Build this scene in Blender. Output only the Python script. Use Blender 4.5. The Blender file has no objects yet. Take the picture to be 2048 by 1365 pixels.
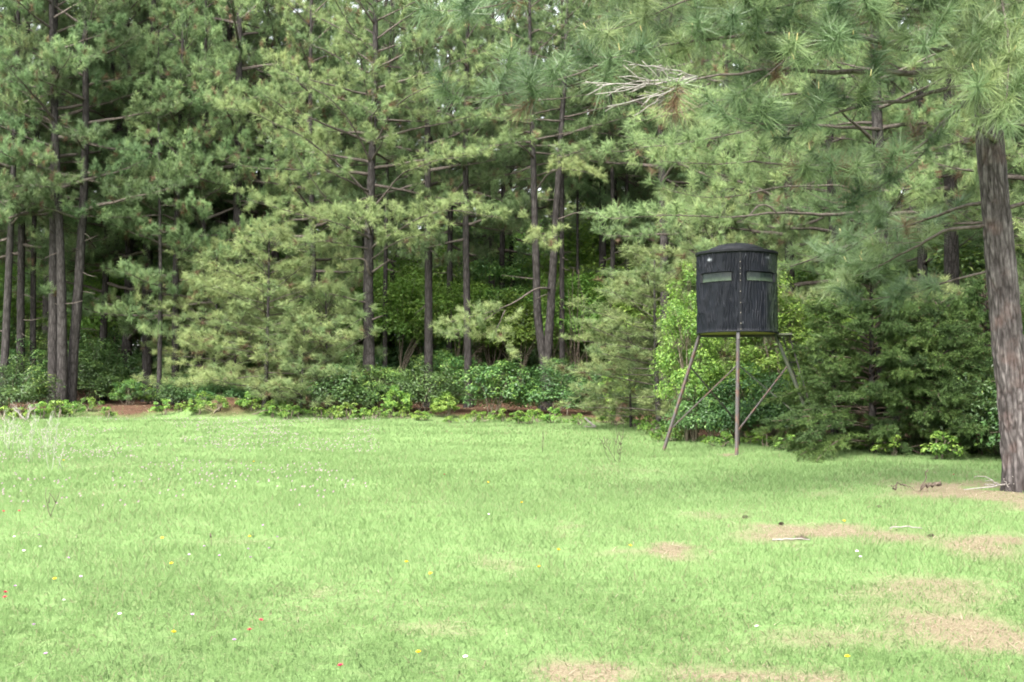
import bpy, math, random
import numpy as np
from mathutils import Vector, Matrix

R = math.radians
S = bpy.context.scene
COL = S.collection

# ---------------------------------------------------------------- camera, sky, sun, exposure
F = 2575.0                       # focal length in pixels of the 2048 px wide photograph
PITCH = R(3.27)
EYE = 1.6
cam_d = bpy.data.cameras.new('camera')
cam_d.sensor_width = 36.0
cam_d.lens = F / 2048.0 * 36.0
cam_d.clip_start = 0.1
cam_d.clip_end = 3000.0
cam = bpy.data.objects.new('camera', cam_d)
COL.objects.link(cam)
cam.location = (0, 0, EYE)
cam.rotation_euler = (R(90) + PITCH, 0, 0)
S.camera = cam

SUN_EL, SUN_AZ = R(48), R(203)   # azimuth clockwise from +Y: behind the camera, a little left
W = bpy.data.worlds.new('World')
S.world = W
W.use_nodes = True
wn = W.node_tree
bg = wn.nodes['Background']
sky = wn.nodes.new('ShaderNodeTexSky')
sky.sky_type = 'NISHITA'
sky.sun_disc = False
sky.sun_elevation = SUN_EL
sky.sun_rotation = SUN_AZ
sky.air_density = 1.0
sky.dust_density = 4.0
sky.ozone_density = 1.0
hs = wn.nodes.new('ShaderNodeHueSaturation')      # thin even cloud: the blue is almost gone
hs.inputs['Saturation'].default_value = 0.22
wn.links.new(sky.outputs['Color'], hs.inputs['Color'])
wn.links.new(hs.outputs['Color'], bg.inputs['Color'])
bg.inputs['Strength'].default_value = 0.15

sun_d = bpy.data.lights.new('sun', 'SUN')
sun_d.energy = 1.5
sun_d.angle = R(28)
sun_d.color = (1.0, 0.95, 0.87)
sun = bpy.data.objects.new('sun', sun_d)
COL.objects.link(sun)
sdir = Vector((math.sin(SUN_AZ) * math.cos(SUN_EL), math.cos(SUN_AZ) * math.cos(SUN_EL), math.sin(SUN_EL)))
sun.rotation_euler = sdir.to_track_quat('Z', 'Y').to_euler()
sun.location = sdir * 60

S.view_settings.view_transform = 'Standard'
S.view_settings.look = 'None'
S.view_settings.exposure = 2.45
S.view_settings.gamma = 1.0
S.view_settings.use_curve_mapping = False
S.render.engine = 'CYCLES'
S.cycles.max_bounces = 6
S.cycles.diffuse_bounces = 4
S.cycles.glossy_bounces = 2
S.cycles.transmission_bounces = 4
S.cycles.caustics_reflective = False
S.cycles.caustics_refractive = False
S.cycles.use_denoising = True
S.cycles.denoiser = 'OPENIMAGEDENOISE'
S.cycles.denoising_input_passes = 'RGB_ALBEDO_NORMAL'
S.cycles.denoising_prefilter = 'ACCURATE'
S.cycles.filter_width = 1.9

# ---------------------------------------------------------------- helpers
UP = np.array([0.0, 0.0, 1.0])


def spot(px, py, depth):
    """World point that lies DEPTH metres ahead on the sight line of a photograph pixel."""
    u, v = (px - 1024.0) / F, (682.5 - py) / F
    x, y, z = u, math.cos(PITCH) - v * math.sin(PITCH), math.sin(PITCH) + v * math.cos(PITCH)
    k = depth / y
    return np.array([x * k, depth, EYE + z * k])


GY = np.array([-60, 0, 8, 18, 28, 36, 43, 48, 60, 100, 400, 900], float)
GZ = np.array([-.4, 0, .14, .55, .78, 1.1, 1.46, 2.0, 2.8, 4.0, 9.0, 14.0], float)
_rt = np.random.RandomState(7).rand(256, 256)


def vn(x, y, s=0):
    """Smooth value noise 0..1 on arrays."""
    x = np.asarray(x, float) + 37.7 * s
    y = np.asarray(y, float) + 91.3 * s
    xi, yi = np.floor(x).astype(int), np.floor(y).astype(int)
    fx, fy = x - xi, y - yi
    fx, fy = fx * fx * (3 - 2 * fx), fy * fy * (3 - 2 * fy)
    g = lambda a, b: _rt[a & 255, b & 255]
    return (g(xi, yi) * (1 - fx) + g(xi + 1, yi) * fx) * (1 - fy) + (g(xi, yi + 1) * (1 - fx) + g(xi + 1, yi + 1) * fx) * fy


def fbm(x, y, s=0, o=4):
    t, a, n = 0, .5, 0
    for i in range(o):
        t = t + a * vn(x * 2 ** i, y * 2 ** i, s + i)
        n += a
        a *= .5
    return t / n


MOUND = spot(452, 838, 43.6)
PATH = spot(265, 820, 45.0)


def gz(x, y):
    x, y = np.asarray(x, float), np.asarray(y, float)
    z = (np.interp(y - 1.2, GY, GZ) + np.interp(y, GY, GZ) * 2 + np.interp(y + 1.2, GY, GZ)) / 4
    z = z + (fbm(x * .35, y * .35, 3) - .5) * .10 * np.clip(y / 20, 0.3, 2)
    d2 = ((x - MOUND[0]) / 1.5) ** 2 + ((y - MOUND[1] - .4) / 1.1) ** 2
    return z + .6 * np.exp(-d2 * 1.3)


def ground_at(px, py):
    """Where the sight line of a pixel meets the ground."""
    lo, hi = 3.0, 90.0
    f = lambda d: (lambda p: p[2] - float(gz(p[0], p[1])))(spot(px, py, d))
    d = lo
    while d < hi and f(d) > 0:
        d += .25
    a, b = d - .25, d
    for _ in range(18):
        m = (a + b) / 2
        if f(m) > 0:
            a = m
        else:
            b = m
    p = spot(px, py, b)
    p[2] = float(gz(p[0], p[1]))
    return p


def base_at(px, depth):
    p = spot(px, 760, depth)
    p[2] = float(gz(p[0], p[1]))
    return p


def unit(a):
    a = np.asarray(a, float)
    return a / np.maximum(np.linalg.norm(a, axis=-1, keepdims=True), 1e-9)


class Geo:
    """Collects triangles and quads with a tint per vertex, to link as one mesh object."""

    def __init__(self):
        self.v, self.t, self.q, self.c, self.n = [], [], [], [], 0

    def add(self, v, t=None, q=None, c=0.5):
        v = np.asarray(v, float).reshape(-1, 3)
        if t is not None and len(t):
            self.t.append(np.asarray(t, np.int64).reshape(-1, 3) + self.n)
        if q is not None and len(q):
            self.q.append(np.asarray(q, np.int64).reshape(-1, 4) + self.n)
        self.v.append(v)
        self.c.append(np.broadcast_to(np.asarray(c, float).reshape(-1), (len(v),)) if np.ndim(c) else np.full(len(v), float(c)))
        self.n += len(v)
        return self

    def mesh(self, name, mat, smooth=False):
        V = np.concatenate(self.v) if self.v else np.zeros((0, 3))
        C = np.concatenate(self.c) if self.c else np.zeros(0)
        T = np.concatenate(self.t) if self.t else np.zeros((0, 3), np.int64)
        Q = np.concatenate(self.q) if self.q else np.zeros((0, 4), np.int64)
        me = bpy.data.meshes.new(name)
        me.vertices.add(len(V))
        me.vertices.foreach_set('co', V.astype(np.float32).ravel())
        nl = T.size + Q.size
        me.loops.add(nl)
        me.loops.foreach_set('vertex_index', np.concatenate([T.ravel(), Q.ravel()]).astype(np.int32))
        st = np.concatenate([np.arange(len(T)) * 3, T.size + np.arange(len(Q)) * 4]).astype(np.int32)
        me.polygons.add(len(st))
        me.polygons.foreach_set('loop_start', st)
        me.polygons.foreach_set('use_smooth', np.full(len(st), bool(smooth)))
        a = me.attributes.new('tint', 'FLOAT', 'POINT')
        a.data.foreach_set('value', C.astype(np.float32))
        me.update(calc_edges=True)
        if mat is not None:
            me.materials.append(mat)
        return me

    def obj(self, name, mat, parent=None, smooth=False, kind=None, label=None):
        o = bpy.data.objects.new(name, self.mesh(name, mat, smooth))
        COL.objects.link(o)
        if parent is not None:
            o.parent = parent
        if kind:
            o['kind'] = kind
        if label:
            o['label'] = label
        return o

    # ---- shapes
    def tube(self, pts, r, sides=8, c=.5, cap=True, rough=0, rng=None):
        pts = np.asarray(pts, float)
        n = len(pts)
        r = np.broadcast_to(np.asarray(r, float), (n,))
        tan = unit(np.gradient(pts, axis=0))
        ref = np.array([1.0, 0, 0]) if abs(tan[0][0]) < .8 else np.array([0, 1.0, 0])
        a = unit(np.cross(tan, ref))
        b = np.cross(tan, a)
        th = np.arange(sides) * 2 * np.pi / sides
        rr = r[:, None] * (1 + (rng.rand(n, sides) - .5) * rough if rough else np.ones((n, sides)))
        ring = pts[:, None] + rr[..., None] * (np.cos(th)[None, :, None] * a[:, None] + np.sin(th)[None, :, None] * b[:, None])
        i = np.arange(n - 1)[:, None] * sides
        k = np.arange(sides)[None]
        k2 = (k + 1) % sides
        q = np.stack([i + k, i + k2, i + sides + k2, i + sides + k], -1).reshape(-1, 4)
        V = ring.reshape(-1, 3)
        T = None
        if cap:
            V = np.concatenate([V, pts[:1], pts[-1:]])
            kk, kk2 = np.arange(sides), (np.arange(sides) + 1) % sides
            T = np.concatenate([np.stack([kk2, kk, np.full(sides, n * sides)], -1),
                                np.stack([(n - 1) * sides + kk, (n - 1) * sides + kk2, np.full(sides, n * sides + 1)], -1)])
        return self.add(V, T, q, c)

    def sticks(self, p0, p1, r0, r1, c=.5):
        """Many thin three-sided twigs at once."""
        p0, p1 = np.asarray(p0, float).reshape(-1, 3), np.asarray(p1, float).reshape(-1, 3)
        n = len(p0)
        if not n:
            return self
        d = unit(p1 - p0)
        ref = np.where(np.abs(d[:, 2:3]) < .85, UP[None], np.array([[1.0, 0, 0]]))
        a = unit(np.cross(d, ref))
        b = np.cross(d, a)
        V = np.zeros((n, 6, 3))
        r0, r1 = np.broadcast_to(r0, (n,)), np.broadcast_to(r1, (n,))
        for k in range(3):
            o = math.cos(k * 2.0944) * a + math.sin(k * 2.0944) * b
            V[:, k] = p0 + o * r0[:, None]
            V[:, 3 + k] = p1 + o * r1[:, None]
        base = np.arange(n)[:, None, None] * 6
        q = np.array([[0, 1, 4, 3], [1, 2, 5, 4], [2, 0, 3, 5]])[None] + base
        cc = np.repeat(np.broadcast_to(c, (n,)), 6)
        return self.add(V.reshape(-1, 3), None, q.reshape(-1, 4), cc)

    def box(self, c, s, c_=.5, rot=None):
        o = np.array([[x, y, z] for x in (-.5, .5) for y in (-.5, .5) for z in (-.5, .5)]) * np.asarray(s, float)
        if rot is not None:
            o = o @ np.asarray(rot).T
        q = [[0, 1, 3, 2], [4, 6, 7, 5], [0, 4, 5, 1], [2, 3, 7, 6], [0, 2, 6, 4], [1, 5, 7, 3]]
        return self.add(o + np.asarray(c, float), None, q, c_)


def thing(name, label, cat, loc=(0, 0, 0), group=None, rz=0.0):
    o = bpy.data.objects.new(name, None)
    COL.objects.link(o)
    o.empty_display_size = .2
    o.location = loc
    o.rotation_euler = (0, 0, rz)
    return tag(o, label, cat, group)


def tag(o, label, cat, group=None):
    o['label'] = label
    o['category'] = cat
    if group:
        o['group'] = group
    return o


def kids(o):
    return [c for c in bpy.data.objects if c.parent == o]


def twin(src, children, loc, rz, scale, label, group=None, cat=None, tilt=(0, 0)):
    """A copy of a thing and of each of its parts, sharing mesh data."""
    c = src.copy()
    COL.objects.link(c)
    c.location = loc
    c.rotation_euler = (tilt[0], tilt[1], rz)
    c.scale = scale if hasattr(scale, '__len__') else (scale,) * 3
    c['label'] = label
    if cat:
        c['category'] = cat
    if group:
        c['group'] = group
    elif 'group' in c:
        del c['group']
    for ch in children:
        d = ch.copy()
        COL.objects.link(d)
        d.parent = c
    return c


# ---------------------------------------------------------------- materials
def mat_new(name):
    m = bpy.data.materials.new(name)
    m.use_nodes = True
    nt = m.node_tree
    nt.nodes.clear()
    return m, nt, nt.nodes.new, nt.links.new


def ramp(new, stops):
    r = new('ShaderNodeValToRGB')
    e = r.color_ramp.elements
    while len(e) < len(stops):
        e.new(.5)
    for k, (p, c) in zip(e, stops):
        k.position = p
        k.color = (*c, 1)
    return r


def leaf_mat(name, stops, transl=.3, rough=.5, spec=.3, vary=.16, hue=.02, soft=0.0):
    """Foliage: colour from the tint each leaf carries, shifted a little from plant to plant."""
    m, nt, new, link = mat_new(name)
    at = new('ShaderNodeAttribute')
    at.attribute_name = 'tint'
    r = ramp(new, stops)
    link(at.outputs['Fac'], r.inputs['Fac'])
    oi = new('ShaderNodeObjectInfo')
    h = new('ShaderNodeHueSaturation')
    mv = new('ShaderNodeMapRange')
    mv.inputs['To Min'].default_value, mv.inputs['To Max'].default_value = 1 - vary, 1 + vary
    mh = new('ShaderNodeMapRange')
    mh.inputs['To Min'].default_value, mh.inputs['To Max'].default_value = .5 - hue, .5 + hue
    fr = new('ShaderNodeMath')
    fr.operation = 'FRACT'
    mm = new('ShaderNodeMath')
    mm.operation = 'MULTIPLY'
    mm.inputs[1].default_value = 7.31
    link(oi.outputs['Random'], mm.inputs[0])
    link(mm.outputs[0], fr.inputs[0])
    link(oi.outputs['Random'], mv.inputs['Value'])
    link(fr.outputs[0], mh.inputs['Value'])
    link(mv.outputs[0], h.inputs['Value'])
    link(mh.outputs[0], h.inputs['Hue'])
    link(r.outputs['Color'], h.inputs['Color'])
    p = new('ShaderNodeBsdfPrincipled')
    p.inputs['Roughness'].default_value = rough
    p.inputs['Specular IOR Level'].default_value = spec
    link(h.outputs['Color'], p.inputs['Base Color'])
    tr = new('ShaderNodeBsdfTranslucent')
    link(h.outputs['Color'], tr.inputs['Color'])
    if soft:                                    # a turf of fine blades scatters light as one soft surface
        ge = new('ShaderNodeNewGeometry')
        sc_ = new('ShaderNodeVectorMath')
        sc_.operation = 'SCALE'
        sc_.inputs['Scale'].default_value = 1 - soft
        ad = new('ShaderNodeVectorMath')
        ad.inputs[1].default_value = (0, 0, soft)
        no = new('ShaderNodeVectorMath')
        no.operation = 'NORMALIZE'
        link(ge.outputs['Normal'], sc_.inputs[0])
        link(sc_.outputs[0], ad.inputs[0])
        link(ad.outputs[0], no.inputs[0])
        link(no.outputs[0], p.inputs['Normal'])
    mx = new('ShaderNodeMixShader')
    mx.inputs[0].default_value = transl
    link(p.outputs[0], mx.inputs[1])
    link(tr.outputs[0], mx.inputs[2])
    o = new('ShaderNodeOutputMaterial')
    link(mx.outputs[0], o.inputs['Surface'])
    return m


def bark_mat(name, plate, crack, scale=(9, 9, 2.6), bump=.6, dist=.03):
    m, nt, new, link = mat_new(name)
    tc = new('ShaderNodeTexCoord')
    mp = new('ShaderNodeMapping')
    mp.inputs['Scale'].default_value = scale
    link(tc.outputs['Object'], mp.inputs['Vector'])
    nz = new('ShaderNodeTexNoise')
    nz.inputs['Scale'].default_value = 1.3
    nz.inputs['Detail'].default_value = 6
    link(mp.outputs[0], nz.inputs['Vector'])
    va = new('ShaderNodeVectorMath')
    va.operation = 'MULTIPLY_ADD'
    va.inputs[1].default_value = (.9, .9, .9)
    link(nz.outputs['Color'], va.inputs[0])
    link(mp.outputs[0], va.inputs[2])
    vo = new('ShaderNodeTexVoronoi')
    vo.feature = 'DISTANCE_TO_EDGE'
    vo.inputs['Scale'].default_value = 1.2
    link(va.outputs[0], vo.inputs['Vector'])
    n2 = new('ShaderNodeTexNoise')
    n2.inputs['Scale'].default_value = 30
    n2.inputs['Detail'].default_value = 5
    link(tc.outputs['Object'], n2.inputs['Vector'])
    r = ramp(new, [(0, crack), (.18, tuple(.6 * a + .4 * b for a, b in zip(plate, crack))), (.5, plate)])
    link(vo.outputs['Distance'], r.inputs['Fac'])
    h = new('ShaderNodeHueSaturation')
    mr = new('ShaderNodeMapRange')
    mr.inputs['From Min'].default_value, mr.inputs['From Max'].default_value = .3, .7
    mr.inputs['To Min'].default_value, mr.inputs['To Max'].default_value = .6, 1.35
    link(n2.outputs['Fac'], mr.inputs['Value'])
    link(mr.outputs[0], h.inputs['Value'])
    link(r.outputs['Color'], h.inputs['Color'])
    p = new('ShaderNodeBsdfPrincipled')
    p.inputs['Roughness'].default_value = .9
    p.inputs['Specular IOR Level'].default_value = .15
    link(h.outputs['Color'], p.inputs['Base Color'])
    bm = new('ShaderNodeBump')
    bm.inputs['Strength'].default_value = bump
    bm.inputs['Distance'].default_value = dist
    ad = new('ShaderNodeMath')
    ad.operation = 'MULTIPLY_ADD'
    ad.inputs[1].default_value = .25
    link(n2.outputs['Fac'], ad.inputs[0])
    link(vo.outputs['Distance'], ad.inputs[2])
    link(ad.outputs[0], bm.inputs['Height'])
    link(bm.outputs[0], p.inputs['Normal'])
    o = new('ShaderNodeOutputMaterial')
    link(p.outputs[0], o.inputs['Surface'])
    return m


def plain_mat(name, c, rough=.6, metal=0, c2=None, nscale=12, lo=.4, hi=.65, spec=.4, bump=0):
    m, nt, new, link = mat_new(name)
    p = new('ShaderNodeBsdfPrincipled')
    p.inputs['Roughness'].default_value = rough
    p.inputs['Metallic'].default_value = metal
    p.inputs['Specular IOR Level'].default_value = spec
    p.inputs['Base Color'].default_value = (*c, 1)
    if c2 is not None:
        tc = new('ShaderNodeTexCoord')
        n = new('ShaderNodeTexNoise')
        n.inputs['Scale'].default_value = nscale
        n.inputs['Detail'].default_value = 6
        link(tc.outputs['Object'], n.inputs['Vector'])
        r = ramp(new, [(lo, c), (hi, c2)])
        link(n.outputs['Fac'], r.inputs['Fac'])
        link(r.outputs['Color'], p.inputs['Base Color'])
        if bump:
            b = new('ShaderNodeBump')
            b.inputs['Strength'].default_value = bump
            b.inputs['Distance'].default_value = .01
            link(n.outputs['Fac'], b.inputs['Height'])
            link(b.outputs[0], p.inputs['Normal'])
    o = new('ShaderNodeOutputMaterial')
    link(p.outputs[0], o.inputs['Surface'])
    return m


M_NEEDLE = leaf_mat('pine_needles', [(0, (.12, .07, .04)), (.10, (.12, .09, .045)), (.16, (.062, .105, .040)), (.55, (.126, .195, .074)), (1, (.225, .28, .105))], .28, .5, .25, .16, .014, .45)
M_NEEDLE_NEAR = leaf_mat('long_pine_needles', [(0, (.13, .08, .045)), (.10, (.13, .09, .045)), (.16, (.040, .076, .030)), (.55, (.098, .157, .064)), (1, (.21, .265, .108))], .28, .42, .4, .05, .005, .3)
M_CEDAR = leaf_mat('cedar_foliage', [(0, (.10, .06, .03)), (.12, (.03, .055, .02)), (.6, (.06, .105, .03)), (1, (.11, .165, .04))], .2, .6, .2, .06, .01)
M_DARKLEAF = leaf_mat('dark_leaves', [(0, (.028, .06, .02)), (.5, (.06, .125, .036)), (.85, (.115, .205, .048)), (1, (.19, .28, .06))], .3, .4, .4, .22, .02)
M_LIGHTLEAF = leaf_mat('bright_leaves', [(0, (.045, .095, .02)), (.45, (.10, .195, .033)), (1, (.25, .36, .07))], .4, .45, .35, .14, .015)
M_SPRING = leaf_mat('spring_leaves', [(0, (.06, .125, .025)), (.45, (.135, .245, .042)), (1, (.27, .38, .08))], .48, .45, .3, .14, .015)
M_GRASS = leaf_mat('grass_blades', [(0, (.22, .20, .12)), (.18, (.21, .25, .12)), (.30, (.142, .228, .078)), (.65, (.16, .252, .092)), (1, (.185, .272, .112))], .5, .7, .1, .0, .0, .7)
M_BARK = bark_mat('pine_bark', (.052, .047, .0445), (.014, .012, .011))
M_BARK_NEAR = bark_mat('near_pine_bark', (.20, .15, .125), (.05, .034, .028), (14, 14, 4), .5, .012)
M_LIMB = plain_mat('limb_bark', (.045, .036, .03), .9, 0, (.115, .098, .086), 14, .35, .7, .15, .5)
M_DEAD = plain_mat('dead_wood', (.16, .145, .13), .85, 0, (.27, .25, .23), 20, .35, .7, .2)
M_TWIG = plain_mat('twig_bark', (.05, .038, .03), .9, 0, (.10, .078, .06), 14, .35, .7, .15)
M_STEM = plain_mat('shrub_stem', (.10, .085, .06), .9, 0, (.2, .17, .13), 14, .35, .7, .15)


# ---------------------------------------------------------------- pine growing
def resample(p, n):
    p = np.asarray(p, float)
    s = np.concatenate([[0], np.cumsum(np.linalg.norm(np.diff(p, axis=0), axis=1))])
    # smooth (Catmull-like) by fine linear sampling and blurring
    t = np.linspace(0, s[-1], max(n, 4))
    q = np.stack([np.interp(t, s, p[:, k]) for k in range(3)], 1)
    for _ in range(2):
        q[1:-1] = (q[:-2] + 2 * q[1:-1] + q[2:]) / 4
    return q


class Pine:
    """Grows one pine in local coordinates: a trunk, limbs with twigs, and tufts of needles."""

    def __init__(self, seed, needle=.2, K=34, width=.011, two=False):
        self.rng = np.random.RandomState(seed)
        self.wood = Geo()
        self.p, self.d, self.t = [], [], []
        self.s0, self.s1, self.sr0, self.sr1 = [], [], [], []
        self.L, self.K, self.w, self.two = needle, K, width, two
        self.open = 66

    def stick(self, a, b, r0, r1):
        self.s0.append(a), self.s1.append(b), self.sr0.append(r0), self.sr1.append(r1)

    def tuft(self, p, d, t):
        self.p.append(p), self.d.append(d), self.t.append(t)

    def branch(self, pts, r0, n=12, f0=.3, gap=.3, sec=1.0, tg=.2, own=None, tint=.5, brown=.06, tip=True, r1=.006, lift=.25):
        """A limb along pts; twigs leave it from the fraction f0 on, and tufts sit on the twigs."""
        rng = self.rng
        q = resample(pts, n)
        ln = np.linalg.norm(np.diff(q, axis=0), axis=1).sum()
        wob = (rng.rand(len(q), 3) - .5) * .24 * ln / n
        wob[1:-1] = (wob[:-2] + wob[1:-1] + wob[2:]) / 2
        wob[0] = 0
        q = q + wob
        rad = r0 + (r1 - r0) * np.linspace(0, 1, len(q)) ** .8
        g = own if own is not None else self.wood
        g.tube(q, rad, 6 if r0 < .08 else 9, .5)
        tan = unit(np.gradient(q, axis=0))
        s = f0 * ln
        side = 1 if rng.rand() < .5 else -1
        btint = np.clip(tint + rng.normal(0, .08), .2, 1)
        while s < ln:
            f = s / ln
            i = f * (len(q) - 1)
            k = int(i)
            p = q[k] + (q[min(k + 1, len(q) - 1)] - q[k]) * (i - k)
            t = tan[k]
            sd = unit(np.cross(t, UP) + 1e-6)
            ang = R(rng.uniform(35, 70))
            d = unit(t * math.cos(ang) + sd * side * math.sin(ang) + UP * rng.uniform(-.12, .28))
            L = sec * (1.15 - .75 * f) * rng.uniform(.6, 1.2)
            self.twig(p, d, L, max(.005, .35 * rad[k]), tg, btint, brown, lift)
            side = -side
            s += gap * rng.uniform(.6, 1.4)
        if tip:
            self.twig(q[-1], tan[-1], sec * .5, r1, tg, btint, brown, lift)

    def twig(self, p, d, L, r, tg, tint, brown, lift):
        rng = self.rng
        n = 3
        pts = [p]
        cur, dd = p, d
        for k in range(n):
            dd = unit(dd + UP * lift * .5 + rng.normal(0, .12, 3))
            cur = cur + dd * L / n
            pts.append(cur)
        for k in range(n):
            self.stick(pts[k], pts[k + 1], r * (1 - k / n * .6), r * (1 - (k + 1) / n * .6))
        m = max(1, int(L * .8 / tg))
        tt = np.clip(tint + rng.normal(0, .07), .17, 1)
        for j in range(m):
            f = rng.uniform(.2, 1)
            i = min(int(f * n), n - 1)
            b = pts[i] + (pts[i + 1] - pts[i]) * (f * n - i)
            d2 = unit(dd + rng.normal(0, .75, 3) + UP * .35)
            l2 = rng.uniform(.5, 1.3) * self.L
            e = b + d2 * l2
            self.stick(b, e, .004, .003)
            self.tuft(e, unit(d2 + UP * .35), rng.uniform(0, .09) if rng.rand() < brown else np.clip(tt + rng.normal(0, .13), .17, 1))
        self.tuft(pts[-1], unit(dd + UP * .2), np.clip(tt + rng.normal(0, .08), .17, 1))

    def auto(self, H, hb, nb, Lmax, axis, rad, az0=0, tint=.5, low=1.0, shape=1.4, gap=.34, sec=1.0, tg=.22, dead=6, el0=(-12, 12), front=None):
        """Whorls of limbs from the height hb to the top; axis(h) is the trunk's centre, rad(h) its radius."""
        rng = self.rng
        az = az0
        for i in range(nb):
            t = (i + rng.rand() * .8) / nb
            h = hb + (H - hb) * t
            az += 2.4 + rng.normal(0, .4)
            prof = (low + (1 - low) * min(1, t / .25)) * (1 - t ** shape) + .12
            L = Lmax * prof * (rng.uniform(.7, 1.15) if shape < 2 else rng.uniform(.55, 1.25))
            el = R(rng.uniform(*el0) + 55 * t ** 1.2)
            dh = np.array([math.cos(az), math.sin(az), 0])
            s = np.linspace(0, 1, 7)[:, None]
            sag = rng.uniform(.12, .3) * (1 - t)
            bend = np.cross(UP, dh) * rng.uniform(-.18, .18)
            pts = axis(h) + dh * L * s * math.cos(el) + UP * L * (math.sin(el) * s - sag * s ** 2 + .75 * sag * s ** 3) + bend * L * s ** 2
            self.branch(pts, min(rad(h) * .5, .012 + .014 * L), max(6, int(L * 4)), .28 + .12 * rng.rand(), gap, sec * (.5 + .5 * prof), tg, tint=tint + .06 * (t - .5))
        for i in range(dead):
            h = hb * rng.uniform(.45, 1.02)
            a = rng.uniform(0, 6.283)
            L = rng.uniform(.3, 1.3)
            d = np.array([math.cos(a), math.sin(a), rng.uniform(-.35, .3)])
            p0 = axis(h)
            pts = [p0, p0 + d * L * .5 + UP * rng.uniform(-.08, .08), p0 + d * L + UP * rng.uniform(-.15, .15)]
            self.wood.tube(resample(pts, 5), np.linspace(.022, .007, 5), 5, .7)

    def needles(self):
        """All tufts as thin bent blades."""
        rng = self.rng
        g = Geo()
        P, D, T = np.array(self.p), unit(np.array(self.d)), np.array(self.t)
        N, K, L = len(P), self.K, self.L
        ref = np.where(np.abs(D[:, 2:3]) < .9, UP[None], np.array([[1.0, 0, 0]]))
        A = unit(np.cross(D, ref))
        B = np.cross(D, A)
        u = rng.rand(N, K)
        back = (1 - u) * L * .75
        ang = np.radians(8 + self.open * rng.rand(N, K) ** .8 + 14 * (1 - u))
        ph = rng.rand(N, K) * 6.2832
        dirs = D[:, None] * np.cos(ang)[..., None] + (A[:, None] * np.cos(ph)[..., None] + B[:, None] * np.sin(ph)[..., None]) * np.sin(ang)[..., None]
        ll = L * rng.uniform(.72, 1.08, (N, K))[..., None] * np.clip(rng.normal(1, .12, (N, 1, 1)), .7, 1.3)
        p0 = P[:, None] - D[:, None] * back[..., None]
        droop = -UP * ll * .14
        sd = unit(np.cross(dirs, unit(rng.normal(0, 1, (N, K, 3)))))
        w = self.w * rng.uniform(.7, 1.2, (N, K, 1))
        tint = np.where(T[:, None] < .16, T[:, None] + np.zeros((N, K)), np.clip(T[:, None] + rng.normal(0, .05, (N, K)), .16, 1))
        if self.two:
            m = p0 + dirs * ll * .55
            e = p0 + dirs * ll + droop * 1.7
            V = np.stack([p0 - sd * w * .5, p0 + sd * w * .5, m - sd * w * .45, m + sd * w * .45, e], 2).reshape(-1, 3)
            b = np.arange(N * K)[:, None] * 5
            g.add(V, b + np.array([[2, 3, 4]]), b + np.array([[0, 1, 3, 2]]), np.repeat(tint.ravel(), 5))
        else:
            e = p0 + dirs * ll + droop
            V = np.stack([p0 - sd * w * .5, p0 + sd * w * .5, e], 2).reshape(-1, 3)
            b = np.arange(N * K)[:, None] * 3
            g.add(V, b + np.array([[0, 1, 2]]), None, np.repeat(tint.ravel(), 3))
        return g

    def finish(self, root, mat=None, smooth=True):
        if self.s0:
            self.wood.sticks(self.s0, self.s1, self.sr0, self.sr1)
        out = []
        if self.wood.n:
            out.append(self.wood.obj('branchwork', M_LIMB, root, True, 'stuff'))
        if self.p:
            out.append(self.needles().obj('crown', mat or M_NEEDLE, root))
        return out


def trunk_geo(axis, rad, H, rng, sides=12, rings=40, flare=.35):
    g = Geo()
    h = np.concatenate([[-.25], np.linspace(0, 1, rings) ** 1.15 * H])
    pts = np.array([axis(x) for x in h])
    r = np.array([rad(max(x, 0)) * (1 + flare * math.exp(-max(x, 0) / .25)) for x in h])
    g.tube(pts, r, sides, .5, True, .16, rng)
    return g


def forest_pine(seed, H, r, hb, nb, Lmax, **kw):
    rng = np.random.RandomState(seed + 500)
    bx, by, w = rng.normal(0, .12), rng.normal(0, .12), rng.uniform(0, 6)
    axis = lambda h: np.array([bx * math.sin(h * .25 + w) - bx * math.sin(w), by * math.sin(h * .3 + w) - by * math.sin(w), h])
    rad = lambda h: max(.02, r * (1 - .85 * h / H))
    root = thing('pine_tree', 'pine', 'tree')
    tr = trunk_geo(axis, rad, H, rng).obj('trunk', M_BARK, root, True)
    P = Pine(seed, kw.pop('needle', .22), kw.pop('K', 34), kw.pop('width', .012))
    P.auto(H, hb, nb, Lmax, axis, rad, **kw)
    return root, [tr] + P.finish(root)

# ---------------------------------------------------------------- ground
EDGE_PX = np.array([[-500, 842], [0, 843], [130, 836], [330, 830], [620, 838], [850, 845], [1100, 848], [1280, 856], [1330, 884], [1560, 893], [1700, 903], [1980, 914], [2300, 930], [2600, 945]], float)
_e = np.array([ground_at(*p) for p in EDGE_PX])
EDGE_U, EDGE_Y = _e[:, 0] / _e[:, 1], _e[:, 1]


def edge_y(x, y):
    u = np.asarray(x, float) / np.maximum(np.asarray(y, float), 1)
    return np.interp(u, EDGE_U, EDGE_Y)


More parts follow.
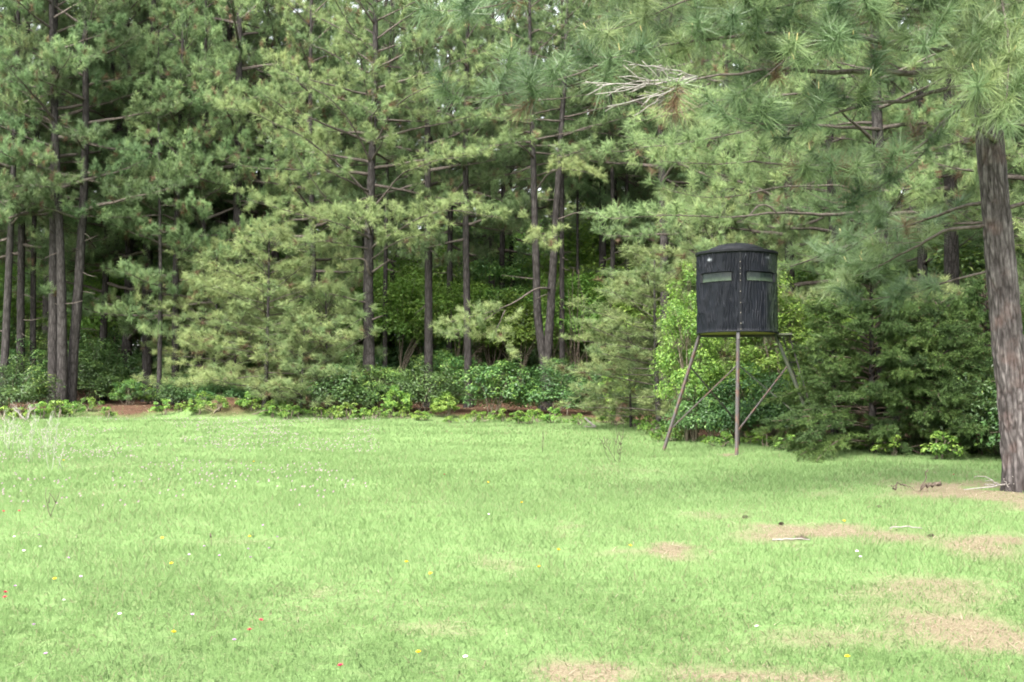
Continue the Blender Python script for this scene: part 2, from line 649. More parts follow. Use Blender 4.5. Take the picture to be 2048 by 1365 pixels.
# bare and dry places: pixel centre, half width in pixels, half height in pixels, strength
PATCH = [(1290, 1103, 38, 12, .9), (1760, 1070, 75, 16, .95), (1640, 1062, 130, 20, .75), (1500, 1038, 60, 12, .6), (1900, 1245, 150, 36, .8),
         (2020, 1285, 110, 30, .8), (1390, 1330, 150, 26, .95), (1090, 1342, 90, 22, .95), (790, 1272, 80, 14, .75), (170, 1060, 26, 9, .8),
         (1990, 990, 110, 22, 1.0), (1250, 945, 40, 8, .6), (1452, 912, 16, 5, .8), (1850, 1160, 120, 18, .55), (1985, 1085, 100, 22, .75),
         (1700, 990, 60, 8, .45), (1600, 1270, 90, 18, .55), (1080, 1050, 26, 12, .5), (1030, 1130, 60, 10, .45), (660, 1180, 60, 9, .5),
         (60, 1350, 60, 12, .8), (300, 1362, 90, 10, .7), (60, 1290, 40, 9, .4), (430, 1090, 60, 9, .35), (900, 1010, 60, 5, .3),
         (1430, 1120, 50, 8, .45), (1810, 1275, 170, 28, .55), (1150, 1255, 90, 14, .45), (960, 1215, 60, 9, .4), (1900, 945, 60, 7, .45), (215, 930, 70, 5, .35), (200, 985, 90, 6, .3)]
_pc = []
for px, py, a, b, s in PATCH:
    c = ground_at(px, py)
    c2 = ground_at(px, py - b)
    _pc.append((c[0], c[1], a / F * c[1], max(.12, abs(c2[1] - c[1])), s))


def bare(x, y):
    """How bare and dry the turf is at a place, 0..1."""
    x, y = np.asarray(x, float), np.asarray(y, float)
    wx, wy = (fbm(x * .9, y * .9, 11) - .5) * 1.0, (fbm(x * .9, y * .9, 17) - .5) * 1.6
    b = np.zeros(np.broadcast(x, y).shape)
    for cx, cy, rx, ry, s in _pc:
        d2 = ((x + wx * 1.3 - cx) / rx) ** 2 + ((y + wy * 1.3 - cy) / ry) ** 2
        b = np.maximum(b, s * np.exp(-d2 * .42))
    b = b * np.clip(fbm(x * 2.4, y * 1.7, 23, 5) * 3.2 - .72, .12, 1.35)
    b = b + .55 * np.clip(fbm(x * .8, y * .55, 29, 3) - .60, 0, 1) * 2.2 * np.clip((20 - y) / 12, .25, 1)
    e = edge_y(x, y)
    return np.clip(b, 0, 1), np.clip((y - e - 2.5 + (fbm(x * .8, y * .8, 31) - .5) * 3.0) / 2.6 + .5 + 1.7 * np.exp(-(((x - MOUND[0]) / 1.5) ** 2 + ((y - MOUND[1] + .15) / 1.35) ** 2) * 1.2) + 1.15 * np.exp(-(((x - PATH[0]) / 1.5) ** 2 + ((y - PATH[1]) / 2.6) ** 2)), 0, 1)


def spread_axis(lo, a, b, step, hi, grow=1.22):
    mid = list(np.arange(a, b, step))
    s, v, up = step, b, []
    while v < hi:
        up.append(v)
        s *= grow
        v += s
    up.append(hi)
    s, v, dn = step, a, []
    while v > lo:
        s *= grow
        v -= s
        dn.append(max(v, lo))
    return np.array(dn[::-1] + mid + up)


gx = spread_axis(-700, -19, 19, .25, 700)
gy = spread_axis(-60, 6, 48, .25, 850)
XX, YY = np.meshgrid(gx, gy)
g = Geo()
nx, ny = len(gx), len(gy)
idx = (np.arange(ny - 1)[:, None] * nx + np.arange(nx - 1)[None])
q = np.stack([idx, idx + 1, idx + nx + 1, idx + nx], -1).reshape(-1, 4)
bb, lit = bare(XX.ravel(), YY.ravel())
g.add(np.stack([XX.ravel(), YY.ravel(), gz(XX, YY).ravel()], 1), None, q, bb)

m, nt, new, link = mat_new('turf_soil')
tc = new('ShaderNodeTexCoord')
n1 = new('ShaderNodeTexNoise')
n1.inputs['Scale'].default_value, n1.inputs['Detail'].default_value = 9, 8
n2 = new('ShaderNodeTexNoise')
n2.inputs['Scale'].default_value, n2.inputs['Detail'].default_value = 70, 6
link(tc.outputs['Object'], n1.inputs['Vector'])
link(tc.outputs['Object'], n2.inputs['Vector'])
ra = ramp(new, [(.3, (.105, .175, .058)), (.5, (.125, .20, .07)), (.7, (.145, .195, .08))])
rb = ramp(new, [(.3, (.09, .07, .042)), (.5, (.165, .138, .088)), (.7, (.235, .205, .135))])
rc = ramp(new, [(.3, (.04, .024, .015)), (.5, (.085, .046, .03)), (.7, (.13, .085, .05))])
link(n1.outputs['Fac'], ra.inputs['Fac'])
link(n2.outputs['Fac'], rb.inputs['Fac'])
link(n2.outputs['Fac'], rc.inputs['Fac'])
a1, a2 = new('ShaderNodeAttribute'), new('ShaderNodeAttribute')
a1.attribute_name, a2.attribute_name = 'tint', 'litter'
ms = new('ShaderNodeMapRange')
ms.inputs['From Min'].default_value, ms.inputs['From Max'].default_value = .25, .75
link(a1.outputs['Fac'], ms.inputs['Value'])
m1, m2 = new('ShaderNodeMix'), new('ShaderNodeMix')
m1.data_type = m2.data_type = 'RGBA'
link(ms.outputs[0], m1.inputs['Factor'])
link(ra.outputs[0], m1.inputs['A'])
link(rb.outputs[0], m1.inputs['B'])
link(a2.outputs['Fac'], m2.inputs['Factor'])
link(m1.outputs['Result'], m2.inputs['A'])
link(rc.outputs[0], m2.inputs['B'])
p = new('ShaderNodeBsdfPrincipled')
p.inputs['Roughness'].default_value = .95
p.inputs['Specular IOR Level'].default_value = .1
link(m2.outputs['Result'], p.inputs['Base Color'])
bm = new('ShaderNodeBump')
bm.inputs['Strength'].default_value, bm.inputs['Distance'].default_value = .7, .03
link(n2.outputs['Fac'], bm.inputs['Height'])
link(bm.outputs[0], p.inputs['Normal'])
o = new('ShaderNodeOutputMaterial')
link(p.outputs[0], o.inputs['Surface'])
M_SOIL = m
ground = g.obj('ground', M_SOIL, None, True, 'structure')
la = ground.data.attributes.new('litter', 'FLOAT', 'POINT')
la.data.foreach_set('value', lit.astype(np.float32))

# ---------------------------------------------------------------- hunting blind on its steel stand
BL_Y = 28.5
bc = spot(1475.5, 668, BL_Y)
bl_foot = base_at(1475.5, BL_Y)
BZ = bc[2] - bl_foot[2]                     # underside of the drum above the ground
BH = 1.76
BR = 80.5 / F * BL_Y
blind = thing('hunting_blind', 'black bark textured round hunting blind raised on a rusty steel stand', 'hunting blind', bl_foot, None, -math.atan2(bl_foot[0], bl_foot[1]))


def on_drum(th, z, r):
    return np.stack([r * np.sin(th), -r * np.cos(th), z + 0 * th], -1)


WIN = [(-62, -6), (13, 68), (112, 160), (-162, -108)]
WZ0, WZ1 = BZ + BH - .665, BZ + BH - .455
NA = 720
th = np.linspace(-np.pi, np.pi, NA, endpoint=False)
zz = np.unique(np.round(np.concatenate([np.linspace(BZ, WZ0, 30), np.linspace(WZ0, WZ1, 6), np.linspace(WZ1, BZ + BH, 14)]), 4))
TH, ZZ = np.meshgrid(th, zz)
arc = TH * BR


def bark_ridge(a, z):
    warp = (fbm(a * 2.6, z * 2.0, 41) - .5) * .15 + (fbm(a * 9, z * 6, 43, 2) - .5) * .03
    s = np.abs(np.sin((a + warp) * np.pi / .062))
    brk = np.clip((fbm(a * 16, z * 4.5, 47, 2) - .32) * 4, .1, 1)
    return (1 - s) ** 1.25 * brk + .12 * (fbm(a * 30, z * 12, 49, 2) - .5)


rel = bark_ridge(arc, ZZ)
seam = np.abs(TH - R(5)) < R(1.6)
rel = np.where(seam, .25, rel)
edge = np.minimum(ZZ - BZ, BZ + BH - ZZ) < .03
rel = np.where(edge, .9, rel)
RRd = BR - .026 + .030 * rel
V = np.stack([RRd * np.sin(TH), -RRd * np.cos(TH), ZZ], -1).reshape(-1, 3)
scuff = np.zeros(TH.shape)
for sa, sz, rx, rz_, st in [(-42, BZ + BH - .17, .06, .03, .7), (49, BZ + BH - .14, .05, .012, .9)]:
    scuff = np.maximum(scuff, st * np.exp(-(((arc - R(sa) * BR) / rx) ** 2 + ((ZZ - sz) / rz_) ** 2)) * np.clip((fbm(arc * 40, ZZ * 40, 53, 2) - .35) * 4, 0, 1))
sp = (vn(arc * 26, ZZ * 26, 61) > .985) * .5
scuff = np.maximum(scuff, sp)
wall = Geo()
ii = np.arange(len(zz) - 1)[:, None] * NA
k = np.arange(NA)[None]
q = np.stack([ii + k, ii + (k + 1) % NA, ii + NA + (k + 1) % NA, ii + NA + k], -1)
qa = np.degrees(th + np.pi / NA)
qz = (zz[:-1] + zz[1:]) / 2
keep = np.ones((len(zz) - 1, NA), bool)
for a0, a1 in WIN:
    keep &= ~(((qa > a0) & (qa < a1))[None] & ((qz > WZ0) & (qz < WZ1))[:, None])
wall.add(V, None, q[keep].reshape(-1, 4), scuff.ravel())

m, nt, new, link = mat_new('black_bark_plastic')
tc = new('ShaderNodeTexCoord')
n1 = new('ShaderNodeTexNoise')
n1.inputs['Scale'].default_value, n1.inputs['Detail'].default_value = 4, 7
link(tc.outputs['Object'], n1.inputs['Vector'])
r1 = ramp(new, [(.3, (.0045, .0055, .0085)), (.7, (.0085, .010, .0145))])
link(n1.outputs['Fac'], r1.inputs['Fac'])
at = new('ShaderNodeAttribute')
at.attribute_name = 'tint'
mx = new('ShaderNodeMix')
mx.data_type = 'RGBA'
link(at.outputs['Fac'], mx.inputs['Factor'])
link(r1.outputs[0], mx.inputs['A'])
mx.inputs['B'].default_value = (.42, .45, .48, 1)
sx = new('ShaderNodeSeparateXYZ')
link(tc.outputs['Object'], sx.inputs[0])
mr = new('ShaderNodeMapRange')
mr.inputs['From Min'].default_value, mr.inputs['From Max'].default_value = .60, .88
link(sx.outputs['X'], mr.inputs['Value'])
n3 = new('ShaderNodeTexNoise')
n3.inputs['Scale'].default_value, n3.inputs['Detail'].default_value = 34, 8
link(tc.outputs['Object'], n3.inputs['Vector'])
ma = new('ShaderNodeMapRange')
ma.inputs['From Min'].default_value, ma.inputs['From Max'].default_value = .36, .75
link(n3.outputs['Fac'], ma.inputs['Value'])
mu = new('ShaderNodeMath')
mu.operation = 'MULTIPLY'
link(mr.outputs[0], mu.inputs[0])
link(ma.outputs[0], mu.inputs[1])
m2 = new('ShaderNodeMix')
m2.data_type = 'RGBA'
link(mu.outputs[0], m2.inputs['Factor'])
link(mx.outputs['Result'], m2.inputs['A'])
m2.inputs['B'].default_value = (.05, .075, .032, 1)
p = new('ShaderNodeBsdfPrincipled')
p.inputs['Roughness'].default_value = .48
p.inputs['Specular IOR Level'].default_value = .15
link(m2.outputs['Result'], p.inputs['Base Color'])
o = new('ShaderNodeOutputMaterial')
link(p.outputs[0], o.inputs['Surface'])
M_DRUM = m
M_LID = plain_mat('black_lid_plastic', (.0065, .007, .0095), .5, 0, (.013, .014, .017), 10, spec=.18)
M_RUST = plain_mat('rusty_steel', (.062, .055, .053), .6, .2, (.10, .058, .042), 7, .46, .64, .4, .2)
M_STEEL = plain_mat('dark_steel', (.035, .035, .035), .55, .2, (.075, .06, .05), 9, .45, .7)
M_MOSSY = plain_mat('mossy_steel', (.035, .042, .032), .7, .1, (.07, .075, .045), 9, .4, .7)
M_PLY = plain_mat('plywood', (.36, .27, .10), .7, 0, (.27, .20, .08), 7)
M_BOLT = plain_mat('zinc_bolt', (.32, .29, .25), .4, .6)
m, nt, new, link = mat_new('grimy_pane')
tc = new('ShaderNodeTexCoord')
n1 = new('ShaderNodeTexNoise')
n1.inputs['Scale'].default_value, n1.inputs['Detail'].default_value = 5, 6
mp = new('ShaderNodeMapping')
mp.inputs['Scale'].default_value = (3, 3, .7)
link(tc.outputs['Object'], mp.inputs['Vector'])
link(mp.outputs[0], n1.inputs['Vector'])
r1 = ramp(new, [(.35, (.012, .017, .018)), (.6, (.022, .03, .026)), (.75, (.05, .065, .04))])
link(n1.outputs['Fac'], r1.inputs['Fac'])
sz = new('ShaderNodeSeparateXYZ')                  # paler green lower edge: grime, plus the pane's reflection gradient painted as colour
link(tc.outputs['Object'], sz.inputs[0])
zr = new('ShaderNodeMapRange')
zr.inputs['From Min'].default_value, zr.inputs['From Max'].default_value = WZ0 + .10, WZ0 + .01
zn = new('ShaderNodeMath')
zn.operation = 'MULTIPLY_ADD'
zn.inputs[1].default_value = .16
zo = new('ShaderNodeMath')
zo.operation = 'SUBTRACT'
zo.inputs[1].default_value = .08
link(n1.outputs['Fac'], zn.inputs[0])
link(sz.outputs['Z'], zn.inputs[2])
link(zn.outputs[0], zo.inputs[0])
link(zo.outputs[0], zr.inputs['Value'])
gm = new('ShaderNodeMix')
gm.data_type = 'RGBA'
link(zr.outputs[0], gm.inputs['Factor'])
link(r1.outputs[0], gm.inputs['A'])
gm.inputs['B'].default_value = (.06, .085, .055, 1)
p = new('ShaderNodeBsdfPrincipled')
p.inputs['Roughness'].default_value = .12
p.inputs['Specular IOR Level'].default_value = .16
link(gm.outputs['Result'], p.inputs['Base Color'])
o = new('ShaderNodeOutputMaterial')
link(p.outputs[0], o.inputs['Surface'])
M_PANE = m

w_ = wall.obj('wall', M_DRUM, blind, True)
for a0, a1 in WIN:
    fr, pn, sl = Geo(), Geo(), Geo()
    t = np.linspace(R(a0), R(a1), 24)
    ro, ri, rp = BR + .001, BR - .055, BR - .042
    # reveal of the opening: top, bottom and ends, proud of the pane
    o_t, i_t = on_drum(t, WZ1 - .002, ro), on_drum(t, WZ1 - .022, ri)
    o_b, i_b = on_drum(t, WZ0 + .002, ro), on_drum(t, WZ0 + .012, ri)
    nn = np.arange(23)
    for a, b in ((o_t, i_t), (i_b, o_b)):
        fr.add(np.concatenate([a, b]), None, np.stack([nn, nn + 1, nn + 25, nn + 24], -1))
    for j, dj in ((0, R(2.2)), (23, -R(2.2))):
        a = on_drum(np.array([t[j], t[j] + dj]), WZ0, 1.0)
        e = np.array([[ro, 0], [ri, 1]])
        c4 = [on_drum(np.array(t[j]), WZ0 + .002, ro), on_drum(np.array(t[j] + dj), WZ0 + .002, ri), on_drum(np.array(t[j] + dj), WZ1 - .002, ri), on_drum(np.array(t[j]), WZ1 - .002, ro)]
        fr.add(np.array(c4), None, [[0, 1, 2, 3]])
    f_o = fr.obj('window_frame', M_LID, blind)
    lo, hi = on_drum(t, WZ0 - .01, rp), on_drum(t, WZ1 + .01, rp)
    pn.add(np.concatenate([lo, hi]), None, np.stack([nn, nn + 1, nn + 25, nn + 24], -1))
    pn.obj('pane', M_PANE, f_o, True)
# seam strip with its bolts
sg = Geo()
t = np.array([R(3.6), R(6.2)])
a, b = on_drum(t, BZ + .02, BR + .004), on_drum(t, BZ + BH - .02, BR + .004)
a2, b2 = on_drum(t, BZ + .02, BR - .02), on_drum(t, BZ + BH - .02, BR - .02)
sg.add(np.concatenate([a, b, a2, b2]), None, [[0, 1, 3, 2], [4, 0, 2, 6], [1, 5, 7, 3]])
sg.obj('seam_strip', M_LID, blind)
bz_me = None
for z in (.04, .17, .40, .62, .86, 1.1, 1.24, 1.36, 1.50):
    if bz_me is None:
        bg_ = Geo()
        bg_.tube([[0, .004, 0], [0, -.007, 0], [0, -.010, 0]], [.010, .010, .006], 8)
        bz_me = bg_.mesh('bolt', M_BOLT)
    bo = bpy.data.objects.new('bolt', bz_me)
    COL.objects.link(bo)
    bo.parent = blind
    bo.location = on_drum(np.array(R(5.0)), BZ + z, BR + .004)
# base hoop and lid, turned profiles


def lathe(prof, n=96, wob=None):
    g = Geo()
    prof = np.asarray(prof, float)
    t = np.linspace(-np.pi, np.pi, n, endpoint=False)
    rr, zz_ = prof[:, 0][:, None] + 0 * t, prof[:, 1][:, None] + 0 * t
    if wob is not None:
        zz_ = zz_ + wob(rr, t[None])
    V = np.stack([rr * np.sin(t), -rr * np.cos(t), zz_], -1).reshape(-1, 3)
    i, k = np.arange(len(prof) - 1)[:, None] * n, np.arange(n)[None]
    return g.add(V, None, np.stack([i + k, i + (k + 1) % n, i + n + (k + 1) % n, i + n + k], -1).reshape(-1, 4))


lathe([(BR - .03, BZ - .012), (BR + .006, BZ - .012), (BR + .012, BZ + .005), (BR + .006, BZ + .022), (BR - .01, BZ + .022)]).obj('base_rim', M_LID, blind, True)
lathe([(.002, BZ + .006), (BR - .035, BZ + .006)], 64).obj('floor_board', M_PLY, blind)
LT = BZ + BH
prof = [(BR - .02, LT - .03), (BR + .012, LT - .03), (BR + .022, LT - .02), (BR + .022, LT + .022), (BR + .008, LT + .036), (BR - .08, LT + .052), (BR - .18, LT + .066), (BR - .24, LT + .072),
        (BR - .262, LT + .105)]
prof += [((BR - .262) * (1 - s), LT + .105 + .135 * (1 - (1 - s) ** 2) ** .9) for s in np.linspace(.06, .985, 14)]
lathe(prof, 240, lambda r, t: .011 * np.abs(np.sin(t * 36)) * np.clip((BR - .3 - r) * 8, 0, 1) * np.clip(r * 6, 0, 1) + .006 * np.sin(r * 95) * np.clip((BR - .3 - r) * 8, 0, 1)).obj('lid', M_LID, blind, False)


def bar(a, b, w, mat, name, parent, label=None):
    a, b = np.asarray(a, float), np.asarray(b, float)
    z = unit(b - a)
    x = unit(np.cross(z, UP if abs(z[2]) < .95 else np.array([1.0, 0, 0])))
    x = unit(x + np.cross(z, x)) if name == 'leg' else x
    y = np.cross(z, x)
    g = Geo().box((a + b) / 2, (w, w, np.linalg.norm(b - a)), .5, np.stack([x, y, z], 1))
    o = g.obj(name, mat, parent)
    if label:
        o['label'] = label
    bv = o.modifiers.new('bevel', 'BEVEL')
    bv.width, bv.segments = w * .18, 2
    return o


rt_, rf = BR - .07, 1.70
rotb = blind.rotation_euler.z


def foot_z(x, y):
    wx = bl_foot[0] + x * math.cos(rotb) - y * math.sin(rotb)
    wy = bl_foot[1] + x * math.sin(rotb) + y * math.cos(rotb)
    return float(gz(wx, wy)) - bl_foot[2]


legs = {}
for k, (dx, dy, rfk, mt) in {'f': (-.025, -1, 1.6, M_RUST), 'l': (-1, 0, 1.66, M_RUST), 'b': (0, 1, 1.6, M_STEEL), 'r': (1, .10, 1.84, M_MOSSY)}.items():
    top = np.array([dx * rt_ + (.04 if k == 'f' else 0), dy * rt_, BZ + .0])
    fx, fy = dx * rfk, dy * rfk
    ft = np.array([fx, fy, foot_z(fx, fy) - .06])
    legs[k] = (top, ft)
    bar(top, ft, .062, mt, 'leg', blind)
    if k == 'f':
        bar(top + [0, 0, .02], top + (ft - top) * .07, .078, M_STEEL, 'socket', blind)


def along(k, f):
    a, b = legs[k]
    return a + (b - a) * f


off = np.array([0, .04, 0])
for ka, fa, kb, fb, mt in (('l', .80, 'f', .27, M_RUST), ('f', .80, 'r', .27, M_RUST), ('l', .27, 'b', .78, M_STEEL), ('b', .25, 'r', .80, M_MOSSY)):
    bar(along(ka, fa) + off, along(kb, fb) + off, .03, mt, 'brace', blind)
bar([-rt_, 0, BZ - .045], [rt_, .08, BZ - .045], .06, M_STEEL, 'crossbeam', blind)
bar([0, -rt_ + .03, BZ - .108], [0, rt_, BZ - .108], .06, M_STEEL, 'crossbeam', blind)
# landing and ladder on the far right
Geo().box((BR + .12, .22, BZ - .02), (.36, .6, .04)).obj('landing', M_MOSSY, blind)
ld = thing('ladder', '', 'x')
del ld['label'], ld['category']
ld.parent = blind
lt, lb = np.array([BR + .18, .42, BZ - .02]), np.array([1.80, .75, 0.0])
lb[2] = foot_z(lb[0], lb[1]) - .05
dd = np.array([.12, -.42, 0]) * .5
for s in (-1, 1):
    bar(lt + dd * s, lb + dd * s, .035, M_STEEL, 'rail', ld)
for f in np.linspace(.12, .92, 8):
    c = lt + (lb - lt) * f
    bar(c - dd, c + dd, .026, M_STEEL, 'rung', ld)

# ---------------------------------------------------------------- the big pine beside the clearing
NP = base_at(2045, 18.0)
near = thing('pine_tree', 'thick grey brown pine trunk close at the clearing edge with long drooping needle boughs', 'tree', NP)
_ax_h = np.array([0, 2.0, 5.1, 9, 14])
_ax_x = np.array([0, -.17, -.40, -.63, -.85])


def n_axis(h):
    return np.array([np.interp(h, _ax_h, _ax_x), .05 * np.sin(h * .7), h])


def n_rad(h):
    return np.interp(h, [0, .4, 1.5, 5, 9, 14], [.262, .237, .212, .178, .15, .07])


NTH, NH = 150, 300
hh = np.concatenate([np.linspace(-.2, 7.2, NH), np.linspace(7.4, 14, 24)])
tt_ = np.linspace(np.pi / 2, 2.5 * np.pi, NTH, endpoint=False)
TT, HH = np.meshgrid(tt_, hh)
AR = TT * .24


def plates(a, h):
    """Bark plates: distance from the nearest crack on a tall, jittered cell pattern that wraps round the trunk."""
    per = 2 * np.pi * .24
    nc = 19
    cx = a / per * nc + (fbm(a * 5, h * 1.6, 71, 3) - .5) * 1.3
    cy = h / .36 + (fbm(a * 7, h * 3, 73, 3) - .5) * 1.4
    ix, iy = np.floor(cx).astype(int), np.floor(cy).astype(int)
    d1, d2 = np.full(a.shape, 9.0), np.full(a.shape, 9.0)
    idn = np.zeros(a.shape)
    for ox in (-1, 0, 1):
        for oy in (-1, 0, 1):
            jx, jy = (ix + ox) % nc, iy + oy
            h1, h2 = _rt[jx & 255, jy & 255], _rt[(jx + 91) & 255, (jy + 37) & 255]
            d = np.hypot(cx - (ix + ox + h1), (cy - (jy + h2)) * .8)
            n = d < d1
            d2 = np.where(n, d1, np.minimum(d2, d))
            idn = np.where(n, h1 + h2, idn)
            d1 = np.where(n, d, d1)
    return np.clip((d2 - d1) * 2.4, 0, 1), idn / 2


pl, pid = plates(AR, HH)
fl = fbm(AR * 34, HH * 7, 79, 3)
fis = np.clip(np.abs(fbm(AR * 15 + (fbm(AR * 4, HH * 1.1, 97, 2) - .5) * 5, HH * 1.9, 95, 3) - .5) * 9, 0, 1)
pl = np.minimum(pl, .25 + .75 * fis)
rad = np.array([n_rad(max(h, 0)) for h in hh])[:, None]
lump = (fbm(TT / (2 * np.pi) * 5, HH * .6, 83, 2) - .5) * .05
root = 1 + .16 * np.exp(-np.maximum(HH, 0) / .3) * (1 + .8 * np.cos(TT * 4 + .6))
rr = (rad * root + lump * .4) + .022 * pl ** .6 + .008 * pid + .012 * (fl - .5) - .010
ctr = np.array([n_axis(h) for h in hh])
V = np.stack([ctr[:, 0][:, None] + rr * np.cos(TT), ctr[:, 1][:, None] + rr * np.sin(TT), HH], -1).reshape(-1, 3)
g = Geo()
i, k = np.arange(len(hh) - 1)[:, None] * NTH, np.arange(NTH)[None]
g.add(V, None, np.stack([i + k, i + (k + 1) % NTH, i + NTH + (k + 1) % NTH, i + NTH + k], -1).reshape(-1, 4), np.clip(np.clip(pl, 0, 1) * .55 + pid * .2 + (fl - .5) * .5 + .12, 0, 1).ravel())
m, nt, new, link = mat_new('near_pine_bark')
at = new('ShaderNodeAttribute')
at.attribute_name = 'tint'
r = ramp(new, [(.03, (.022, .016, .014)), (.22, (.026, .022, .021)), (.55, (.058, .051, .049)), (1, (.115, .103, .10))])
link(at.outputs['Fac'], r.inputs['Fac'])
tc = new('ShaderNodeTexCoord')
n1 = new('ShaderNodeTexNoise')
n1.inputs['Scale'].default_value, n1.inputs['Detail'].default_value = 24, 7
mp = new('ShaderNodeMapping')
mp.inputs['Scale'].default_value = (1, 1, .45)
link(tc.outputs['Object'], mp.inputs['Vector'])
link(mp.outputs[0], n1.inputs['Vector'])
n2 = new('ShaderNodeTexNoise')
n2.inputs['Scale'].default_value, n2.inputs['Detail'].default_value = 3.2, 4
link(tc.outputs['Object'], n2.inputs['Vector'])
h = new('ShaderNodeHueSaturation')
mr = new('ShaderNodeMapRange')
mr.inputs['From Min'].default_value, mr.inputs['From Max'].default_value = .3, .7
mr.inputs['To Min'].default_value, mr.inputs['To Max'].default_value = .6, 1.4
link(n1.outputs['Fac'], mr.inputs['Value'])
link(mr.outputs[0], h.inputs['Value'])
mx = new('ShaderNodeMix')
mx.data_type = 'RGBA'
mr2 = new('ShaderNodeMapRange')
mr2.inputs['From Min'].default_value, mr2.inputs['From Max'].default_value = .52, .75
mr2.inputs['To Max'].default_value = .5
link(n2.outputs['Fac'], mr2.inputs['Value'])
link(mr2.outputs[0], mx.inputs['Factor'])
link(r.outputs[0], mx.inputs['A'])
mx.inputs['B'].default_value = (.09, .058, .05, 1)
link(mx.outputs['Result'], h.inputs['Color'])
p = new('ShaderNodeBsdfPrincipled')
p.inputs['Roughness'].default_value = .92
p.inputs['Specular IOR Level'].default_value = .12
link(h.outputs[0], p.inputs['Base Color'])
bm = new('ShaderNodeBump')
bm.inputs['Strength'].default_value, bm.inputs['Distance'].default_value = .5, .008
link(n1.outputs['Fac'], bm.inputs['Height'])
link(bm.outputs[0], p.inputs['Normal'])
o = new('ShaderNodeOutputMaterial')
link(p.outputs[0], o.inputs['Surface'])
g.obj('trunk', m, near, True)

NB = Pine(11, .33, 120, .0085)


def px_path(base, pts):
    return [spot(*q) - base for q in pts]


def near_limb(pts, r0, **kw):
    """One big limb of the near pine, a part of its own."""
    g = Geo()
    n = kw.pop('n', 18)
    NB.branch(px_path(NP, pts), r0, n, own=g, **kw)
    g.obj('limb', M_LIMB, near, True)


N_ = dict(sec=1.0, gap=.24, tg=.27, brown=.05, tint=.5)
near_limb([(1975, 142, 18), (1905, 138, 17.7), (1800, 141, 17.0), (1650, 150, 16), (1510, 138, 14.9), (1400, 155, 14.0), (1320, 185, 13.4)], .062, f0=.97, gap=.5, sec=.3, tg=.3, brown=.9, tint=.5, tip=False)
near_limb([(1975, 60, 18), (1870, 108, 17), (1700, 70, 15.8), (1480, 70, 14.8), (1250, 110, 14.2), (1080, 175, 13.9), (975, 200, 13.7)], .05, f0=.42, n=24, **N_)
near_limb([(1970, 165, 18), (1850, 190, 17.3), (1760, 208, 16.5), (1650, 232, 15.8), (1560, 250, 15.2), (1490, 245, 14.8)], .04, f0=.45, **N_)
near_limb([(1968, 165, 18), (1895, 232, 17.4), (1835, 300, 16.8), (1740, 338, 16.2), (1640, 345, 15.9)], .032, f0=.55, sec=.8, gap=.26, tg=.26, brown=.22, tint=.5)
near_limb([(1972, 185, 18), (1912, 215, 17.6), (1865, 285, 17.3), (1800, 350, 17.1), (1730, 390, 17)], .028, f0=.5, sec=.7, gap=.3, tg=.27, brown=.3, tint=.5)
near_limb([(1970, -40, 18), (1800, -30, 16.6), (1620, 5, 15.5), (1480, 40, 14.9), (1380, 90, 14.6)], .05, f0=.35, **N_)
near_limb([(1966, 20, 18), (1850, 15, 16.6), (1720, 50, 15.7), (1620, 90, 15.1), (1530, 150, 14.8)], .045, f0=.35, **N_)
near_limb([(1960, -190, 18), (1700, -140, 16), (1450, -90, 14.5), (1200, -40, 13.6), (1020, 5, 13.2), (930, 15, 13.1)], .055, f0=.35, n=26, **N_)
near_limb([(1960, -170, 18), (1750, -120, 16.8), (1560, -60, 15.8), (1400, -10, 15.2), (1250, 55, 14.8)], .05, f0=.4, n=22, **N_)
near_limb([(1955, -260, 18), (1700, -230, 16.8), (1500, -170, 15.8), (1300, -110, 15.0), (1100, -50, 14.6)], .05, f0=.4, n=22, **N_)
near_limb([(1978, -40, 17.9), (1990, 20, 17.0), (1985, 95, 16.2), (1972, 150, 15.9)], .03, f0=.4, sec=.6, gap=.18, tg=.2, brown=0, tint=.8)
near_limb([(1978, -30, 17.9), (2025, 30, 17.0), (2050, 110, 16.4), (2050, 190, 16.2)], .03, f0=.4, sec=.6, gap=.2, tg=.2, brown=0, tint=.75)
near_limb([(1976, 10, 17.9), (1965, 60, 17.0), (1945, 110, 16.3), (1935, 170, 15.9)], .03, f0=.3, sec=.6, gap=.2, tg=.2, brown=0, tint=.72)
near_limb([(1976, -60, 17.9), (2000, -20, 17.0), (2015, 60, 16.2), (2020, 150, 15.8), (2010, 200, 15.7)], .03, f0=.3, sec=.6, gap=.2, tg=.2, brown=0, tint=.78)
near_limb([(1972, -90, 17.9), (1930, -60, 16.8), (1890, 10, 16.0), (1850, 70, 15.6)], .03, f0=.3, sec=.75, gap=.2, tg=.2, brown=.03, tint=.6)
near_limb([(1972, -120, 17.9), (1880, -90, 16.6), (1760, -30, 15.7), (1690, 50, 15.2), (1650, 100, 15.0)], .035, f0=.3, sec=.9, gap=.2, tg=.2, brown=.03, tint=.55)
near_limb([(1972, -150, 17.9), (1800, -110, 16.3), (1600, -60, 15.2), (1480, 0, 14.7), (1420, 60, 14.5)], .035, f0=.35, sec=.95, gap=.2, tg=.2, brown=.03, tint=.55)
near_limb([(1978, 100, 17.9), (2060, 130, 17.2), (2140, 190, 16.8), (2220, 230, 16.6)], .035, f0=.35, sec=.7, gap=.3, tg=.27, brown=.03, tint=.6)
near_limb([(1975, 450, 18), (1885, 462, 18.3), (1822, 500, 18.8), (1752, 535, 19.5), (1700, 560, 20)], .03, f0=.3, sec=.8, gap=.25, tg=.26, brown=.06, tint=.62)
near_limb([(1980, 400, 18), (1900, 420, 18.6), (1820, 450, 19.3), (1740, 470, 20), (1680, 510, 20.6)], .03, f0=.3, sec=.85, gap=.23, tg=.26, brown=.05, tint=.6)
